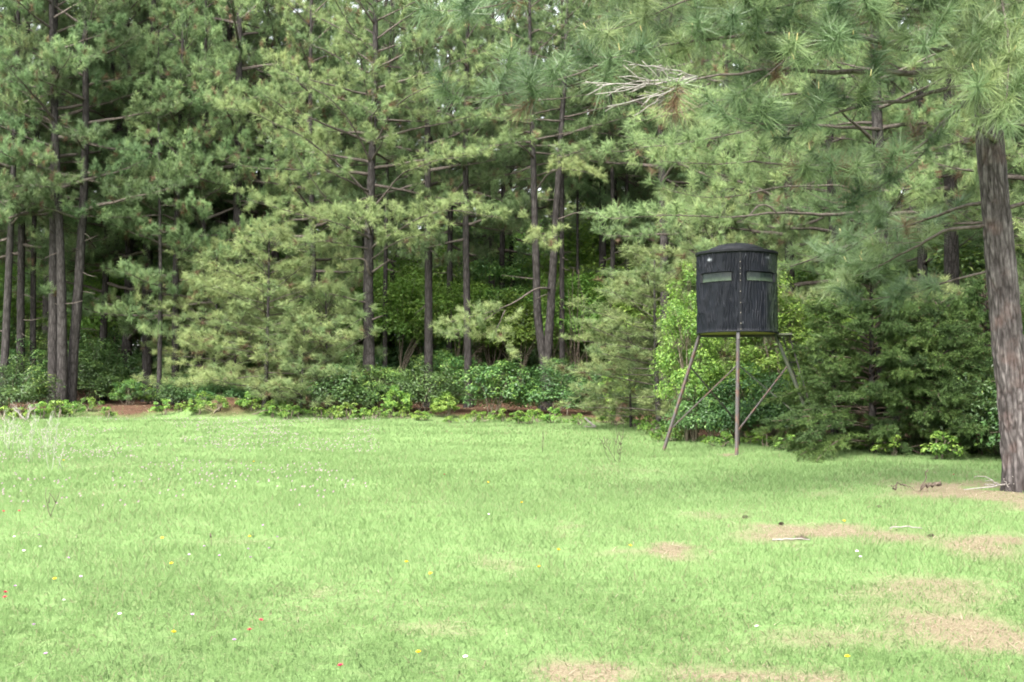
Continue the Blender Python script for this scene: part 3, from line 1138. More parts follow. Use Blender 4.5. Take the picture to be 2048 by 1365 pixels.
near_limb([(1988, 540, 18), (1910, 560, 18.5), (1830, 585, 19), (1740, 600, 19.5)], .022, f0=.35, sec=.7, gap=.28, tg=.28, brown=.1, tint=.45)
near_limb([(2000, 420, 18), (2080, 400, 18), (2160, 380, 17.6), (2240, 400, 17.3)], .035, f0=.4, sec=.8, gap=.3, tg=.28, brown=.05, tint=.5)
near_limb([(1985, 20, 18.1), (2060, -10, 19), (2130, 20, 20), (2200, 60, 20.5)], .04, f0=.3, sec=.9, gap=.3, tg=.28, brown=.05, tint=.5)
NB.auto(14, 8.2, 16, 3.6, n_axis, n_rad, tint=.5, gap=.5, sec=.9, tg=.34, dead=0)
rng = NB.rng
NB.open = 84
# dead fan of pale twigs at the end of the bare limb
fan = Geo()
hub = px_path(NP, [(1400, 155, 14.0)])[0]
for ex, ey, ed in [(1175, 165, 14.0), (1195, 190, 14.2), (1215, 215, 14.1), (1240, 150, 14.5), (1255, 125, 14.4), (1265, 232, 14.6), (1290, 205, 14.1), (1228, 180, 13.9), (1310, 130, 14.6), (1200, 172, 14.6)]:
    e = px_path(NP, [(ex, ey, ed - 1.3)])[0]
    mid = hub + (e - hub) * .5 + UP * rng.uniform(-.06, .03)
    q = resample([hub + (e - hub) * .06, mid, e], 9) + rng.normal(0, .012, (9, 3))
    fan.tube(q, np.linspace(.010, .0045, 9), 5)
    for j in range(4):
        b = q[rng.randint(3, 8)]
        d = unit(e - hub + rng.normal(0, .35, 3) * np.linalg.norm(e - hub)) * rng.uniform(.12, .35)
        fan.tube(resample([b, b + d * .5 + rng.normal(0, .015, 3), b + d], 4), np.linspace(.005, .003, 4), 4)
fan.obj('dead_twig', M_DEAD, near, True, 'stuff', 'bare pale dead twigs')
st = Geo()
a, b = px_path(NP, [(1992, 282, 17.8), (1945, 250, 17.45)])
st.tube(resample([a, (a + b) / 2 + UP * .01, b], 6), [.04, .036, .032, .03, .028, .02], 8, .5, True, .25, rng)
st.obj('stub', M_LIMB, near, False, None, 'broken stub of a limb')
cand = Geo()
Pn, Dn = np.array(NB.p), unit(np.array(NB.d))
pick = rng.rand(len(Pn)) < .17
c0 = Pn[pick]
c1 = c0 + unit(Dn[pick] * .5 + UP) * rng.uniform(.05, .11, (pick.sum(), 1))
cand.sticks(c0, c1, .008, .005, rng.rand(pick.sum()))
cand.obj('candle', plain_mat('pine_candle', (.42, .30, .14), .6, 0, (.34, .36, .16), 30), near, False, 'stuff')
cone_me = None
for q in [(1512, 92, 15.0), (1690, 330, 16.1), (1630, 160, 15.7), (1560, 105, 15.2), (1780, 350, 17.0)]:
    if cone_me is None:
        cg = Geo()
        for kz in range(7):
            for ka in range(7):
                f = kz / 6
                rr_ = .036 * math.sin(math.pi * (.18 + .75 * f))
                a = ka * .8976 + kz * .45
                c = np.array([math.cos(a) * rr_, math.sin(a) * rr_, -.10 * f])
                cg.add([c * [.3, .3, 1], c + [-.012 * math.sin(a), .012 * math.cos(a), .004], c * [1.35, 1.35, 1] + [0, 0, .012], c + [.012 * math.sin(a), -.012 * math.cos(a), .004]], None, [[0, 1, 2, 3]])
        cone_me = cg.mesh('cone', M_TWIG)
    co = bpy.data.objects.new('cone', cone_me)
    COL.objects.link(co)
    co.parent = near
    co.location = px_path(NP, [q])[0]
NB.finish(near, M_NEEDLE_NEAR)

# ---------------------------------------------------------------- kinds of pine for the wood
KIND = {}
DN = dict(gap=.19, tg=.125, sec=1.35, K=36, width=.017)
KIND['tall_a'] = forest_pine(21, 19.5, .21, 5.2, 44, 3.5, tint=.40, **DN)
KIND['tall_b'] = forest_pine(22, 20.5, .24, 6.0, 44, 3.8, tint=.44, **DN)
KIND['tall_c'] = forest_pine(23, 18.5, .18, 4.4, 44, 3.3, tint=.38, **DN)
KIND['tall_d'] = forest_pine(24, 20.0, .22, 6.6, 40, 3.6, tint=.40, **DN)
KIND['full_a'] = forest_pine(25, 18.0, .21, 3.0, 50, 3.9, tint=.6, low=.85, **DN)
KIND['full_b'] = forest_pine(26, 16.5, .20, 2.0, 48, 3.6, tint=.55, low=.8, **DN)
KIND['thin_a'] = forest_pine(27, 16.5, .11, 7.0, 30, 1.9, tint=.42, **DN)
KIND['young_a'] = forest_pine(28, 6.4, .07, .5, 50, 1.9, tint=.80, dead=0, gap=.2, sec=.85, tg=.15, low=.75, K=34, width=.015, shape=3.2)
KIND['young_b'] = forest_pine(29, 3.4, .045, .25, 32, 1.35, tint=.74, dead=0, gap=.2, sec=.7, tg=.15, low=.75, K=34, width=.015, shape=3.2)
_used = set()


def plant(kind, x, y, rz, scale, label, group=None, tilt=(0, 0), sink=.05, cat='tree', store=None):
    src, ch = (store or KIND)[kind]
    z = float(gz(x, y)) - sink
    if kind not in _used:
        _used.add(kind)
        src.location, src.rotation_euler = (x, y, z), (tilt[0], tilt[1], rz)
        src.scale = scale if hasattr(scale, '__len__') else (scale,) * 3
        tag(src, label, cat, group)
        return src
    return twin(src, ch, (x, y, z), rz, scale, label, group, cat, tilt)


def plant_px(kind, px, depth, rz, scale, label, group=None, tilt=(0, 0), **kw):
    p = base_at(px, depth)
    return plant(kind, p[0], p[1], rz, scale, label, group, tilt, **kw)


# front rank of the wood, left to right: kind, trunk pixel, depth, turn, (girth, height), lean, label
RANK = [
    ('tall_a', 6, 46.0, .3, (.72, 1.0), (0, .01), 'pine at the far left end of the tree line, cut by the photo edge'),
    ('tall_c', 42, 49.0, 1.2, (.95, 1.05), (0, .0), 'pine between the leftmost trunk and the trunk of three stems, dark lower boughs'),
    ('thin_a', 68, 49.5, 2.0, (1.15, 1.1), (0, -.03), 'slim leaning pine just left of the cluster of three trunks'),
    ('tall_b', 107, 46.6, 2.9, (.82, 1.0), (0, .02), 'left trunk of the three pines standing tight together'),
    ('tall_d', 124, 46.0, 4.0, (.86, .97), (0, .018), 'pale middle trunk of the three pines standing tight together'),
    ('tall_a', 141, 46.5, 5.1, (.95, 1.02), (0, .014), 'right trunk of the three pines standing tight together'),
    ('tall_c', 296, 50.0, .9, (1.15, 1.08), (0, 0), 'stout dark pine behind the red needle path'),
    ('thin_a', 318, 46.8, 4.4, (.85, .7), (0, .02), 'thin black stemmed young pine beside the path mouth'),
    ('full_b', 402, 48.6, 3.3, (.72, .95), (0, 0), 'leafy pine right of the path with boughs almost to the ground'),
    ('tall_b', 474, 49.0, .1, (.92, 1.06), (0, 0), 'straight pine behind the low light green boughs, left of a trunk pair'),
    ('tall_d', 508, 52.0, 1.4, (.80, 1.1), (0, 0), 'pine standing close right of the straight pine, left of the sky gap'),
    ('tall_a', 560, 51.0, 2.2, (.86, 1.05), (0, .0), 'pine whose dark trunk stands under the small sky gap'),
    ('thin_a', 688, 53.0, 3.1, (1.0, 1.1), (0, 0), 'slim pine just left of the pine with the dead snags'),
    ('thin_a', 720, 56.0, 5.0, (1.2, 1.15), (0, 0), 'slim pine half hidden behind the pine with the dead snags'),
    ('thin_a', 770, 50.0, 1.0, (.95, 1.1), (0, .012), 'slim pine just right of the pine with the dead snags'),
    ('tall_c', 782, 54.0, 4.3, (.75, 1.1), (0, 0), 'pine second to the right of the pine with the dead snags'),
    ('tall_d', 857, 47.4, 5.5, (.80, 1.0), (0, 0), 'straight branchless dark pine trunk in the middle of the tree line'),
    ('tall_c', 897, 51.0, 2.5, (.78, 1.08), (0, 0), 'vine grown pine right of the straight branchless trunk'),
    ('tall_a', 937, 47.0, .8, (.58, 1.0), (0, .0), 'narrow pine above the low hanging pale bough'),
    ('thin_a', 1005, 53.0, 2.7, (1.3, 1.15), (0, -.02), 'leaning slim pine seen between the pale bough and the forked pine'),
    ('tall_c', 1030, 57.0, 5.7, (.8, 1.1), (0, -.02), 'far pine seen just left of the forked pine'),
    ('thin_a', 1124, 49.5, .4, (1.1, 1.1), (0, 0), 'slim pine tucked against the right of the forked pine'),
    ('thin_a', 1160, 52.0, 1.9, (.7, 1.0), (0, 0), 'thinnest bare pine right of the forked pine'),
    ('tall_b', 1204, 53.0, 3.6, (.80, 1.1), (0, 0), 'thickest pine of the bunch standing right of the forked pine'),
    ('thin_a', 1220, 50.0, 5.3, (1.1, 1.1), (0, 0), 'second slim pine of the bunch right of the forked pine'),
    ('thin_a', 1236, 54.5, .6, (1.1, 1.15), (0, -.01), 'third slim pine of the bunch right of the forked pine'),
    ('thin_a', 1254, 52.0, 3.9, (1.0, 1.1), (0, .0), 'last slim pine of the bunch, nearest the hunting blind'),
    ('tall_a', 1284, 56.0, 1.1, (.6, 1.1), (0, 0), 'narrow pine behind the young pine left of the hunting blind'),
    ('tall_d', 1330, 46.0, 2.8, (.85, 1.0), (0, 0), 'pine rising behind the young pine left of the hunting blind'),
    ('full_a', 1440, 39.0, 4.7, (.85, .95), (0, 0), 'bushy pine rising straight behind the hunting blind'),
    ('full_b', 1580, 37.0, .2, (.85, 1.0), (0, 0), 'bushy pine behind the right edge of the hunting blind'),
    ('full_a', 1680, 36.0, 1.7, (.85, .95), (0, 0), 'bushy pine behind the dark cedar, right of the hunting blind'),
    ('tall_b', 1906, 31.0, 2.3, (.85, .95), (0, 0), 'pine trunk seen just left of the big near trunk, above the cedar'),
    ('full_b', 1850, 34.0, 3.0, (.85, 1.0), (0, 0), 'bushy pine between the dark cedar and the big near pine'),
    ('full_a', 2080, 28.0, 5.6, (.8, .95), (0, 0), 'bushy pine behind the big near trunk, cut by the photo edge'),
    ('full_b', 2250, 27.0, 1.3, (.8, 1.0), (0, 0), 'bushy pine standing beyond the big near pine, outside the right border'),
    ('tall_a', -110, 47.0, 1.6, (.9, 1.0), (0, 0), 'pine of the tree line standing past its left end'),
    ('tall_c', 230, 53.0, 5.2, (.9, 1.05), (0, 0), 'pine between the three tight trunks and the stout dark pine'),
]
RANK += [
    ('full_b', 352, 48.0, 4.9, (.75, .9), (0, 0), 'leafy low branched pine just right of the thin black stem'),
    ('full_a', 628, 48.5, .8, (.75, .95), (0, 0), 'leafy pine left of the pine with the dead snags, boughs hanging low'),
    ('full_b', 610, 52.5, 2.6, (.8, 1.05), (0, 0), 'leafy pine deeper in, left of the pine with the dead snags'),
    ('full_a', 205, 50.5, 3.7, (.75, 1.0), (0, 0), 'leafy pine between the three tight trunks and the red path'),
    ('tall_c', 985, 55.5, 1.3, (.8, 1.1), (0, 0), 'pine behind the pale bough, its trunk half hidden'),
    ('full_a', 1235, 58.0, 3.3, (.85, 1.1), (0, 0), 'leafy pine behind the bunch of slim trunks'),
    ('tall_b', 860, 57.0, 2.2, (.85, 1.1), (0, 0), 'far pine behind the straight branchless trunk'),
]
for kind, px, dep, rz, (sg_, sh), tilt, lab in RANK:
    plant_px(kind, px, dep, rz, (max(sg_, .72) if kind != 'thin_a' else sg_, max(sg_, .72) if kind != 'thin_a' else sg_, sh * (1.2 if dep > 44 else 1.08)), lab, None, tilt)

# the pine with the dead snags, wide boughs over the middle of the tree line
CB = base_at(741, 45.5)
ctree = thing('pine_tree', 'pine with dead snags on its lower trunk and wide pale boughs in the middle', 'tree', CB)
cax = lambda h: np.array([-.10 * math.sin(h * .35), 0, h])
crd = lambda h: max(.03, .225 * (1 - .8 * h / 18.5))
trunk_geo(cax, crd, 18.5, np.random.RandomState(3), 14, 50).obj('trunk', M_BARK, ctree, True)
CP = Pine(31, .23, 36, .016)
CP.auto(18.5, 7.6, 48, 4.2, cax, crd, tint=.72, low=.9, dead=0, gap=.26, tg=.16)


def c_limb(base, P, pts, r0, **kw):
    P.branch(px_path(base, pts), r0, kw.pop('n', 16), **kw)


K_ = dict(sec=1.4, gap=.2, tg=.14, tint=.88, brown=.03)
c_limb(CB, CP, [(742, 470, 45.5), (690, 430, 44.7), (640, 385, 44.1), (605, 330, 43.7), (585, 290, 43.4)], .05, f0=.3, **K_)
c_limb(CB, CP, [(742, 400, 45.5), (680, 330, 44.5), (600, 270, 43.5), (520, 230, 42.9), (450, 215, 42.5)], .05, f0=.3, n=20, **K_)
c_limb(CB, CP, [(742, 480, 45.5), (700, 455, 44.2), (640, 440, 43.2), (570, 420, 42.5), (500, 400, 42.2)], .045, f0=.3, **K_)
c_limb(CB, CP, [(742, 500, 45.5), (790, 460, 44.4), (850, 430, 43.5), (920, 420, 42.9), (1010, 440, 42.5)], .05, f0=.25, **K_)
c_limb(CB, CP, [(742, 420, 45.5), (800, 350, 44.5), (870, 320, 43.6), (950, 310, 43)], .045, f0=.3, **K_)
c_limb(CB, CP, [(742, 470, 45.5), (735, 440, 44.4), (730, 430, 43.4), (720, 440, 42.6)], .04, f0=.3, **K_)
c_limb(CB, CP, [(742, 520, 45.5), (770, 500, 44.6), (800, 480, 43.8), (845, 470, 43.2)], .035, f0=.35, **K_)
c_limb(CB, CP, [(742, 500, 45.5), (690, 490, 44.4), (650, 480, 43.5), (610, 490, 43)], .035, f0=.35, **K_)
c_limb(CB, CP, [(742, 330, 45.5), (700, 240, 44.3), (640, 180, 43.4), (580, 160, 42.9)], .045, f0=.3, **K_)
c_limb(CB, CP, [(742, 300, 45.5), (790, 210, 44.3), (860, 170, 43.4), (930, 160, 42.9)], .045, f0=.3, **K_)
c_limb(CB, CP, [(742, 250, 45.5), (730, 160, 44.2), (720, 110, 43.2), (700, 80, 42.6)], .04, f0=.3, **K_)
sn = [[(742, 608, 45.5), (715, 602, 45.2), (690, 594, 45), (658, 588, 44.9)], [(744, 552, 45.4), (733, 545, 45.2), (736, 520, 45.1), (720, 516, 45), (688, 520, 44.9)], [(745, 545, 45.4), (765, 530, 45.2), (780, 520, 45.1)], [(745, 640, 45.4), (757, 635, 45.2), (765, 632, 45.1)]]
for s_ in sn:
    sgm = Geo()
    sgm.tube(resample(px_path(CB, s_), 10), np.linspace(.05, .018, 10), 7, .5, True, .2, CP.rng)
    sgm.obj('snag', M_LIMB, ctree, True, None, 'dead leafless snag')
CP.finish(ctree)

# the forked pine
VB = base_at(1091, 46.0)
fork = thing('pine_tree', 'forked pine with two stems from one base and a low drooping pale bough', 'tree', VB)


def stem_axis(pts, H):
    P = np.array(px_path(VB, [(p[0], p[1], 46.0) for p in pts]))
    P[:, 1] = 0
    o_ = np.argsort(P[:, 2])
    P = P[o_]
    return lambda h: np.array([np.interp(h, P[:, 2], P[:, 0]), 0, h])


axl = stem_axis([(1090, 800), (1088, 730), (1076, 640), (1071, 500), (1066, 300), (1060, 100), (1058, -150)], 17)
axr = stem_axis([(1092, 800), (1093, 730), (1100, 640), (1109, 480), (1120, 300), (1130, 150), (1138, -150)], 17)
VP = Pine(41, .23, 34, .016)
for ax, rb_ in ((axl, .17), (axr, .18)):
    rd = lambda h, rb_=rb_: max(.03, rb_ * (1 - .8 * h / 17.5) * (1.25 if h < .8 else 1))
    trunk_geo(ax, rd, 17.0, VP.rng, 12, 60).obj('trunk', M_BARK, fork, True)
    VP.auto(18, 8.6, 34, 3.0, ax, rd, tint=.52, dead=2, sec=1.0, gap=.26, tg=.16)
VK = dict(sec=1.0, gap=.15, tg=.12, brown=.03, tint=.78)
c_limb(VB, VP, [(1098, 580, 45.9), (1085, 572, 45.5), (1060, 583, 45), (1030, 605, 44.5), (990, 622, 44), (950, 632, 43.6), (900, 645, 43.3)], .05, f0=.55, n=20, **VK)
c_limb(VB, VP, [(1010, 620, 44.2), (1000, 645, 43.9), (990, 665, 43.6), (1010, 690, 43.3)], .022, f0=.35, **VK)
c_limb(VB, VP, [(1000, 620, 44.1), (960, 645, 43.7), (930, 665, 43.4), (905, 670, 43.2)], .02, f0=.3, **VK)
c_limb(VB, VP, [(1110, 480, 46), (1100, 470, 45), (1085, 478, 44.2), (1095, 490, 43.7)], .03, f0=.4, **VK)
c_limb(VB, VP, [(1072, 380, 46), (1095, 345, 45), (1130, 335, 44.2), (1190, 350, 43.6)], .035, f0=.35, **VK)
c_limb(VB, VP, [(1112, 440, 46), (1150, 425, 45.4), (1195, 425, 45), (1240, 440, 44.6)], .04, f0=.8, sec=.5, gap=.4, tg=.3, brown=.2, tint=.4)
VP.finish(fork)

# the mid pine behind the cedar, with long limbs reaching left above the blind
MB = base_at(1765, 28.5)
mid = thing('pine_tree', 'pine behind the cedar sending long bare limbs left above the hunting blind', 'tree', MB)
max_ = lambda h: np.array([.05 * math.sin(h * .5), 0, h])
mrd = lambda h: max(.03, .19 * (1 - .8 * h / 15))
trunk_geo(max_, mrd, 15, np.random.RandomState(5), 14, 50).obj('trunk', M_BARK, mid, True)
MP = Pine(51, .24, 38, .012)
MP.auto(15, 4.6, 44, 3.0, max_, mrd, tint=.52, low=.9, gap=.26, tg=.16, sec=1.1, dead=2)
MK = dict(sec=1.1, gap=.19, tg=.14, brown=.04, tint=.62)
for pts, r0, kw in [
    ([(1765, 425, 28.5), (1665, 431, 27.4), (1590, 425, 26.7), (1530, 428, 26.2), (1440, 438, 25.6), (1340, 428, 25.2), (1240, 440, 24.9)], .05, dict(f0=.62, n=24)),
    ([(1765, 330, 28.5), (1600, 332, 27), (1500, 322, 26.2), (1420, 330, 25.6), (1310, 320, 25.2)], .042, dict(f0=.45, n=22)),
    ([(1765, 260, 28.5), (1620, 250, 27), (1480, 265, 26), (1350, 290, 25.3), (1260, 300, 25)], .045, dict(f0=.4, n=22)),
    ([(1765, 380, 28.5), (1650, 370, 27.2), (1540, 375, 26.3), (1440, 400, 25.7), (1350, 385, 25.4)], .035, dict(f0=.5, n=20)),
    ([(1765, 200, 28.5), (1620, 190, 27.2), (1450, 200, 26), (1300, 240, 25.2)], .045, dict(f0=.45, n=22)),
]:
    g_ = Geo()
    MP.branch(px_path(MB, pts), r0, own=g_, **{**MK, **kw})
    g_.obj('limb', M_LIMB, mid, True)
hump = Geo()
hump.tube(resample(px_path(MB, [(1552, 426, 26.35), (1545, 415, 26.3), (1528, 408, 26.2), (1512, 412, 26.1), (1503, 430, 26.0), (1480, 442, 25.9)]), 12), np.linspace(.024, .012, 12), 6)
hump.obj('limb', M_LIMB, mid, True)
MP.finish(mid)

# young pines along the edge
plant_px('young_a', 530, 45.0, .4, (1.35, 1.35, .98), 'tall young pine with pale drooping boughs left of the clearing middle')
plant_px('young_b', 602, 44.3, 1.1, (1.2, 1.2, .95), 'small young pine at the clearing edge right of the pale young pine')
plant_px('young_b', 470, 46.2, 2.4, (1.3, 1.3, 1.2), 'small dark young pine behind the grassy mound')
plant_px('young_a', 1318, 36.2, 3.0, (1.3, 1.3, .78), 'young pine standing left behind the hunting blind')
plant_px('young_b', 1262, 38.0, 4.2, (1.0, 1.0, .8), 'small young pine left of the young pine by the hunting blind')
plant_px('young_a', 1420, 37.0, 5.0, (1.1, 1.1, 1.0), 'young pine hidden behind the vine covered tree at the hunting blind')
plant_px('young_b', 655, 45.2, 3.3, (1.3, 1.3, 1.25), 'young pine between the pale young pine and the snag pine shrub')
plant_px('young_a', 425, 47.0, 5.5, (1.15, 1.15, .9), 'darker young pine behind the mound, left of the pale young pine')
plant_px('young_a', 640, 50.0, 2.0, (1.0, 1.0, .9), 'shaded young pine deeper in the wood left of the dead snags')
plant_px('young_a', 395, 50.0, 1.2, (1.1, 1.1, .95), 'shaded young pine right of the stout dark pine')

# the wood behind
rng = np.random.RandomState(77)
deep = ['tall_a', 'tall_b', 'tall_c', 'tall_d', 'full_a', 'full_b']
for yd in (52.5, 57, 62, 68, 76, 86, 98):
    half = .43 * yd + 7
    n = int(2 * half / (4.0 if yd < 72 else 3.4))
    hk = 1.25 + max(0, yd - 58) * .012
    for i in range(n):
        x = -half + (i + .5 + rng.uniform(-.38, .38)) * 2 * half / n
        y = yd + rng.uniform(-2.6, 2.6)
        if x > .30 * y:
            y -= 8
        s = rng.uniform(.78, 1.0)
        if yd < 72 and 600 < x / y * F + 1024 < 1320:
            continue
        plant(deep[rng.randint(0, 6 if yd > 60 or yd < 55 else 4)], x, y, rng.uniform(0, 6.28), (s * hk, s * hk, rng.uniform(.92, 1.1) * hk), 'tall pine standing deep in the wood behind the front rank of trunks', 'pines deep in the wood', (rng.normal(0, .012), rng.normal(0, .012)))
for x, y in [(11.5, 40), (16.5, 43), (20, 36), (24, 40), (14, 33.5), (18.5, 30), (22, 31), (13, 46), (9.5, 47), (26, 34), (17, 37.5), (7.2, 52)]:
    s = rng.uniform(.8, .95)
    plant(['full_a', 'full_b', 'tall_c'][rng.randint(3)], x + rng.normal(0, .4), y, rng.uniform(0, 6.28), (s, s, rng.uniform(.95, 1.1)), 'tall pine standing in the wood behind the cedar and hunting blind', 'pines behind the cedar')

# ---------------------------------------------------------------- broad-leaved shrubs
def leaf_quads(g, P, Nrm, size, tint, rng, aspect=.5):
    """Leaves as slightly folded rhombs."""
    n = len(P)
    ax = unit(np.cross(Nrm, unit(rng.normal(0, 1, (n, 3)))))
    sd = np.cross(Nrm, ax)
    s = size * rng.uniform(.65, 1.25, (n, 1))
    V = np.stack([P - ax * s * .5, P + sd * s * aspect * .5 + Nrm * s * .06, P + ax * s * .5 - UP * s * .12, P - sd * s * aspect * .5 + Nrm * s * .06], 1).reshape(-1, 3)
    b = np.arange(n)[:, None] * 4
    g.add(V, None, b + np.array([[0, 1, 2, 3]]), np.repeat(tint, 4))


def shrub(seed, rx, rz, n, size, clumps, name='shrub', mat=None, z0=.5, tint=.5, young=.25, ry=None, stems=7, trunk_h=0, shell=.55):
    rng = np.random.RandomState(seed)
    ry = ry or rx
    root = thing(name, name, 'shrub')
    zc = rz * z0 + trunk_h
    d = unit(rng.normal(0, 1, (clumps, 3)))
    d[:, 2] = np.abs(d[:, 2]) * 1.1 - .45
    d = unit(d)
    rad = rng.uniform(shell, 1.0, (clumps, 1)) * (1 + .25 * (rng.rand(clumps, 1) - .5))
    C = d * rad * np.array([rx, ry, rz * .55]) + [0, 0, zc]
    C[:, 2] = np.maximum(C[:, 2], .12)
    cr = rng.uniform(.16, .34, clumps) * min(rx, rz)
    ct = np.clip(tint + rng.normal(0, .13, clumps), 0, 1)
    which = rng.randint(0, clumps, n)
    e = unit(rng.normal(0, 1, (n, 3)) + [0, 0, .35])
    q = rng.uniform(.25, 1.05, (n, 1)) ** .6
    P = C[which] + e * q * cr[which][:, None] * [1.15, 1.15, .8]
    out = unit(P - [0, 0, zc * .7])
    N = unit(e * .6 + out * .35 + UP * .75 + rng.normal(0, .38, (n, 3)))
    yg = (rng.rand(n) < young) & (q[:, 0] > .75)
    t = np.clip(ct[which] + rng.normal(0, .10, n) + yg * .32, 0, 1)
    ok = P[:, 2] > .03
    g = Geo()
    leaf_quads(g, P[ok], N[ok], size, t[ok], rng)
    sg = Geo()
    for i in range(stems):
        tgt = C[rng.randint(0, clumps)]
        b0 = np.array([rng.normal(0, .12 * rx), rng.normal(0, .12 * rx), -.05])
        if trunk_h:
            b0 = np.array([rng.normal(0, .02), rng.normal(0, .02), -.05])
            md = np.array([rng.normal(0, .06), rng.normal(0, .06), trunk_h * rng.uniform(.7, 1.1)])
        else:
            md = b0 * .4 + tgt * .6 * [.7, .7, .9]
        sg.tube(resample([b0, md, tgt], 7) + rng.normal(0, .02, (7, 3)), np.linspace(.02 * max(1, rz / 1.6), .005, 7), 5)
    for i in range(clumps):
        k = rng.randint(0, clumps)
        sg.sticks(C[i][None], (C[i] * .6 + np.array([0, 0, zc * .7]) * .4)[None], .005, .008)
    ch = [sg.obj('stem', M_STEM, root, True), g.obj('crown', mat or M_DARKLEAF, root)]
    return root, ch


SHR = {}
SHR['dark_a'] = shrub(61, 1.25, 2.0, 7500, .095, 60, tint=.42, young=.16)
SHR['dark_b'] = shrub(62, 1.5, 1.8, 8500, .10, 70, tint=.40, young=.12)
SHR['mix_a'] = shrub(63, 1.15, 2.0, 7000, .10, 55, tint=.62, young=.45)
SHR['bright_a'] = shrub(64, .62, 1.05, 2200, .095, 26, mat=M_LIGHTLEAF, tint=.55, young=.5)
SHR['bright_b'] = shrub(65, 1.3, 2.5, 7000, .11, 60, mat=M_LIGHTLEAF, tint=.5, young=.4)
SHR['vine_a'] = shrub(75, 1.0, 4.1, 15000, .085, 130, mat=M_LIGHTLEAF, tint=.54, young=.4, shell=.6)
SHR['under_a'] = shrub(66, 2.3, 4.2, 9500, .15, 90, 'broadleaf_tree', M_SPRING, .5, .34, .3, None, 9, 1.6, .35)
SHR['under_b'] = shrub(67, 2.0, 5.2, 9500, .15, 90, 'broadleaf_tree', M_DARKLEAF, .5, .62, .4, None, 9, 1.4, .35)
SHR['weed_a'] = shrub(68, .30, .42, 420, .07, 12, 'weed', M_LIGHTLEAF, .5, .5, .4, None, 4)
SHR['weed_b'] = shrub(69, .45, .3, 480, .06, 14, 'weed', M_LIGHTLEAF, .5, .35, .3, None, 4)


def sh(kind, px, dep, rz, sc, lab, group=None, cat='shrub', **kw):
    return plant_px(kind, px, dep, rz, sc, lab, group, store=SHR, cat=cat, **kw)


# the front rank of shrubs, left to right
sh('dark_a', 30, 44.2, .2, (1.05, 1.0, .92), 'round leafy shrub at the left border with a bare dead bush before it')
sh('dark_b', -90, 44.5, 1.2, (1, 1, .9), 'dark shrub running out past the left border')
sh('dark_a', 165, 48.5, 3.2, (.9, .9, .85), 'dark shrub right of the three tight trunks')
sh('dark_b', 215, 51.0, 1.7, (1.2, 1.2, 1.5), 'tall dark shrub filling the shade left of the red path')
sh('mix_a', 258, 47.8, 2.2, (.55, .55, .5), 'low bright leaved shrub at the mouth of the red path')
sh('dark_b', 375, 46.6, 4.0, (.85, .85, .65), 'low dark shrub right of the red path mouth')
sh('dark_b', 350, 51.5, 2.4, (1.1, 1.1, 1.5), 'tall dark shrub filling the shade right of the red path')
sh('dark_b', 455, 45.9, 5.1, (.8, .8, .6), 'low dark shrub behind the grassy mound')
sh('dark_a', 690, 44.6, .9, (1.1, 1.1, .95), 'dark shrub at the foot of the pine with the dead snags')
sh('mix_a', 765, 45.2, 2.9, (1.0, 1.0, .82), 'leafy shrub just right of the pine with the dead snags')
sh('bright_a', 790, 43.3, 1.3, (1.0, 1.0, .95), 'small yellow green shrub at the grass edge below the straight branchless trunk')
sh('dark_b', 850, 44.9, 3.7, (1.0, 1.0, .9), 'dark shrub at the foot of the straight branchless trunk')
sh('bright_a', 893, 43.2, 4.4, (.95, .95, .8), 'small yellow green shrub below the low hanging pale bough')
sh('mix_a', 995, 43.9, .5, (1.1, 1.1, .98), 'big fresh green shrub between the pale bough and the forked pine')
sh('dark_a', 1112, 43.9, 2.6, (1.05, 1.05, .86), 'big dark green shrub at the foot of the forked pine')
sh('bright_a', 1236, 43.5, 5.6, (1.05, 1.05, 1.75), 'upright bright green sapling shrub left of the young pine')
sh('dark_b', 1190, 46.5, 1.1, (.95, .95, .85), 'shaded shrub behind the white fallen branch')
sh('dark_a', 1310, 40.0, 2.2, (.8, .8, .7), 'shrub below the young pine left of the hunting blind')
sh('vine_a', 1382, 32.2, .7, (.8, .8, 1.02), 'tall lime green vine covered tree left behind the hunting blind')
sh('vine_a', 1560, 33.0, 2.7, (1.2, 1.2, 1.03), 'tall bright green vine covered tree behind the right edge of the blind')
sh('bright_b', 1470, 32.8, 4.2, (.9, .9, .82), 'leafy bright shrub between the legs of the hunting blind')
sh('dark_a', 1500, 31.3, 5.2, (.9, .9, .85), 'dark shrub right between the legs of the hunting blind')
sh('dark_b', 1420, 31.8, 1.4, (.75, .75, .7), 'dark shrub behind the left leg of the hunting blind')
sh('dark_a', 1580, 31.0, .4, (.8, .8, .9), 'dark shrub behind the right leg of the hunting blind')
sh('vine_a', 1690, 33.5, 3.6, (1.25, 1.25, .97), 'bright green vine covered tree behind the top of the cedar')
sh('dark_b', 1960, 26.6, 2.0, (.9, .9, 1.05), 'dark green shrub between the cedar and the big near trunk')
sh('dark_a', 2090, 25.0, 1.0, (1.0, 1.0, 1.1), 'dark shrub behind the big near trunk at the right border')
sh('dark_b', 2220, 24.0, 4.0, (1.1, 1.1, 1.2), 'dark shrub beyond the big near pine, outside the right border')
sh('dark_b', 274, 60.0, 1.0, (1.5, 1.5, 2.0), 'shaded shrub at the far end of the red needle path')
sh('under_b', 2010, 33.0, 3.3, (.9, .9, .95), 'shaded broadleaf tree behind the big near trunk', None, 'tree')

